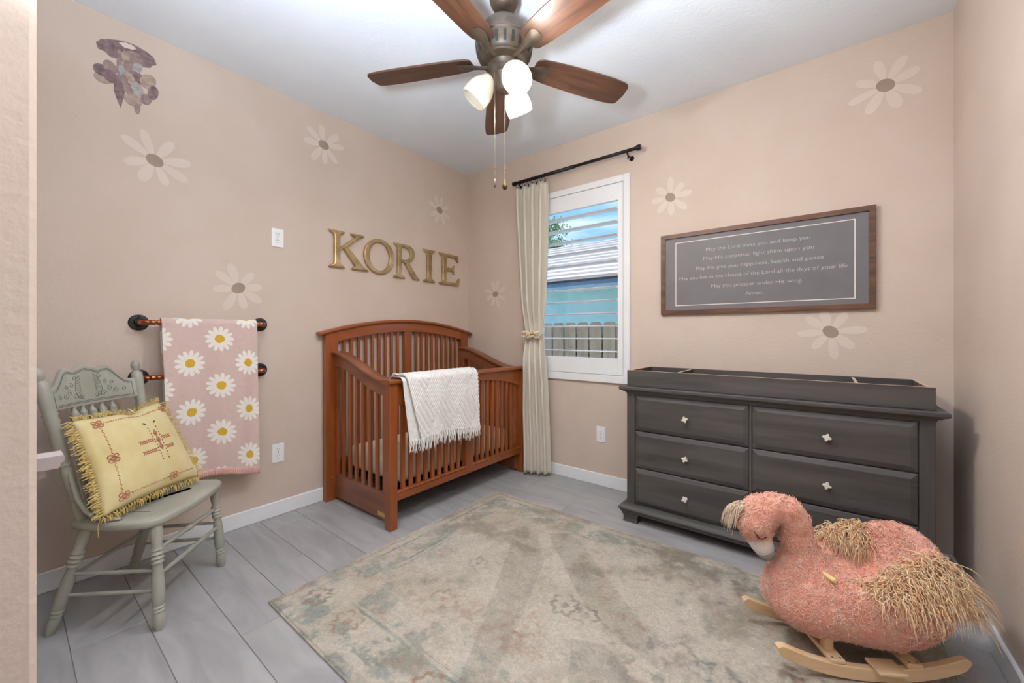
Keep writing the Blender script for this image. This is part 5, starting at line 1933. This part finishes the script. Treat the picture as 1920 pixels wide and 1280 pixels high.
# ------------------------------------------------------------------ outside: ground made pale for bounce, fence, neighbour's house, tree
gd = part('ground', MB().box((-16, .16, -.55), (10, 26, -.45)), M['bounce_ground'])
tag(gd, 'unseen ground outside the window, made pale to bounce sun', None, None, 'structure')
fe = thing('fence', 'weathered wooden picket fence outside the window', 'fence', (0.4, 1.65, -.45))
YF = 1.62
pm = None
zt = 1.318
for i in range(-9, 14):
    x = -.035 + .1775 * i
    if pm is None:
        w = .0805
        poly = [(-w, 0), (w, 0), (w, zt + .45 - .03), (w - .03, zt + .45), (-w + .03, zt + .45), (-w, zt + .45 - .03)]
        pm = part('picket', MB().prism(poly, lambda a, b: (a, -.009, b), lambda a, b: (a, .009, b)), M['picket'], fe, world=False)
        o = pm
    else:
        o = clone(pm, fe)
    o.location = (x + .0888 - .4, YF - 1.65, 0)
pb = None
for i in range(-9, 14):
    x = -.035 + .1775 * i
    if pb is None:
        w = .0805
        poly = [(-w, 0), (w, 0), (w, zt + .45 - .05), (w - .03, zt + .45 - .02), (-w + .03, zt + .45 - .02), (-w, zt + .45 - .05)]
        pb = part('rear_picket', MB().prism(poly, lambda a, b: (a, -.009, b), lambda a, b: (a, .009, b)), M['picket'], fe, world=False)
        o = pb
    else:
        o = clone(pb, fe)
    o.location = (x + .09 - .4 + .02, YF + .12 - 1.65, -.02)
for z in (.15, .75, 1.08):
    part('rail', MB().box((-2.0, YF + .012, z), (2.4, YF + .050, z + .085), .003), M['picket'], fe)

hs = thing('neighbour_house', 'pale teal house with tiled roof beyond the fence', 'house', (-2, 5, -.45))
part('wall', MB().box((-9, 4.75, -.45), (5, 5.0, 2.2)), M['siding'], hs)
part('fascia', MB().box((-9.3, 4.17, 2.085), (5.3, 4.21, 2.262)), M['fascia'], hs)
part('soffit', MB().box((-9.3, 4.21, 2.10), (5.3, 4.80, 2.125)), M['siding'], hs)
ey0, ez0 = 4.12, 2.262
ry1, rz1 = 7.55, 3.80
rf = part('roof', MB().rings([[(x, ey0 + .02, ez0 - .03), (x, ry1, rz1 - .05), (x, ry1 + 2.5, 2.2), (x, 4.25, 2.15)] for x in (-9.3, 5.3)]), M['tile_gap'], hs)
nrow = 12
sl = Vector((0, ry1 - ey0, rz1 - ez0))
sd = sl.normalized(); sn = Vector((0, -sd.z, sd.y))
rp = None
for i in range(nrow):
    p = Vector((-2 - (-2), 0, 0))
    b0_ = Vector((0, ey0, ez0)) + sl * (i / nrow) - sd * .02
    if rp is None:
        ln = sl.length / nrow + .03
        a_ = [(-7.3, 0, 0), (-7.3, 0, 0)]
        th0, th1 = .055, .012
        q = [Vector((0, 0, 0)), sd * ln, sd * ln + sn * th1, sn * th0]
        rp = part('roof_tile_course', MB().rings([[(x, v_.y, v_.z) for v_ in q] for x in (-7.3, 7.3)]), M['tile'], rf, world=False)
        o = rp
    else:
        o = clone(rp, rf)
    o.location = (0.0, b0_.y - 5, b0_.z + .45)

tre = thing('tree', 'leafy green tree rising behind the neighbouring roof', 'tree', (-8.1, 13, -.45))
part('trunk', MB().tube([(-8.1, 13, -.45), (-8.05, 13, 2.5), (-8.1, 13.05, 5.0), (-8.0, 13, 6.8)], [.28, .22, .14, .06], 10), M['bark'], tre, smooth='full')
mb = MB()
tr_ = random.Random(9)
tips = []
for k in range(18):
    a = tr_.uniform(0, 6.28); e_ = tr_.uniform(.1, 1.2); L = tr_.uniform(.7, 1.45)
    st_ = Vector((-8.08, 13, tr_.uniform(4.4, 6.3)))
    en_ = st_ + Vector((math.cos(a) * math.cos(e_), math.sin(a) * math.cos(e_), math.sin(e_))) * L
    mb.tube([st_, st_.lerp(en_, .5) + Vector((0, 0, .05)), en_], [.045, .025, .01], 5)
    tips += [st_.lerp(en_, q) for q in (.5, .75, 1.0)]
part('branches', mb, M['bark'], tre, smooth='full')
mb = MB()
for p in tips:
    for q in range(60):
        c = p + Vector((tr_.gauss(0, .23), tr_.gauss(0, .23), tr_.gauss(0, .19)))
        d1 = Vector((tr_.gauss(0, 1), tr_.gauss(0, 1), tr_.gauss(0, 1))).normalized() * .075
        d2 = d1.cross(Vector((tr_.gauss(0, 1), tr_.gauss(0, 1), tr_.gauss(0, 1)))).normalized() * .038
        mb.add([c - d1, c + d2, c + d1, c - d2], [(0, 1, 2, 3)])
o = part('foliage', mb, M['leaf'], tre, recalc=False)
tag(o, kind='stuff')
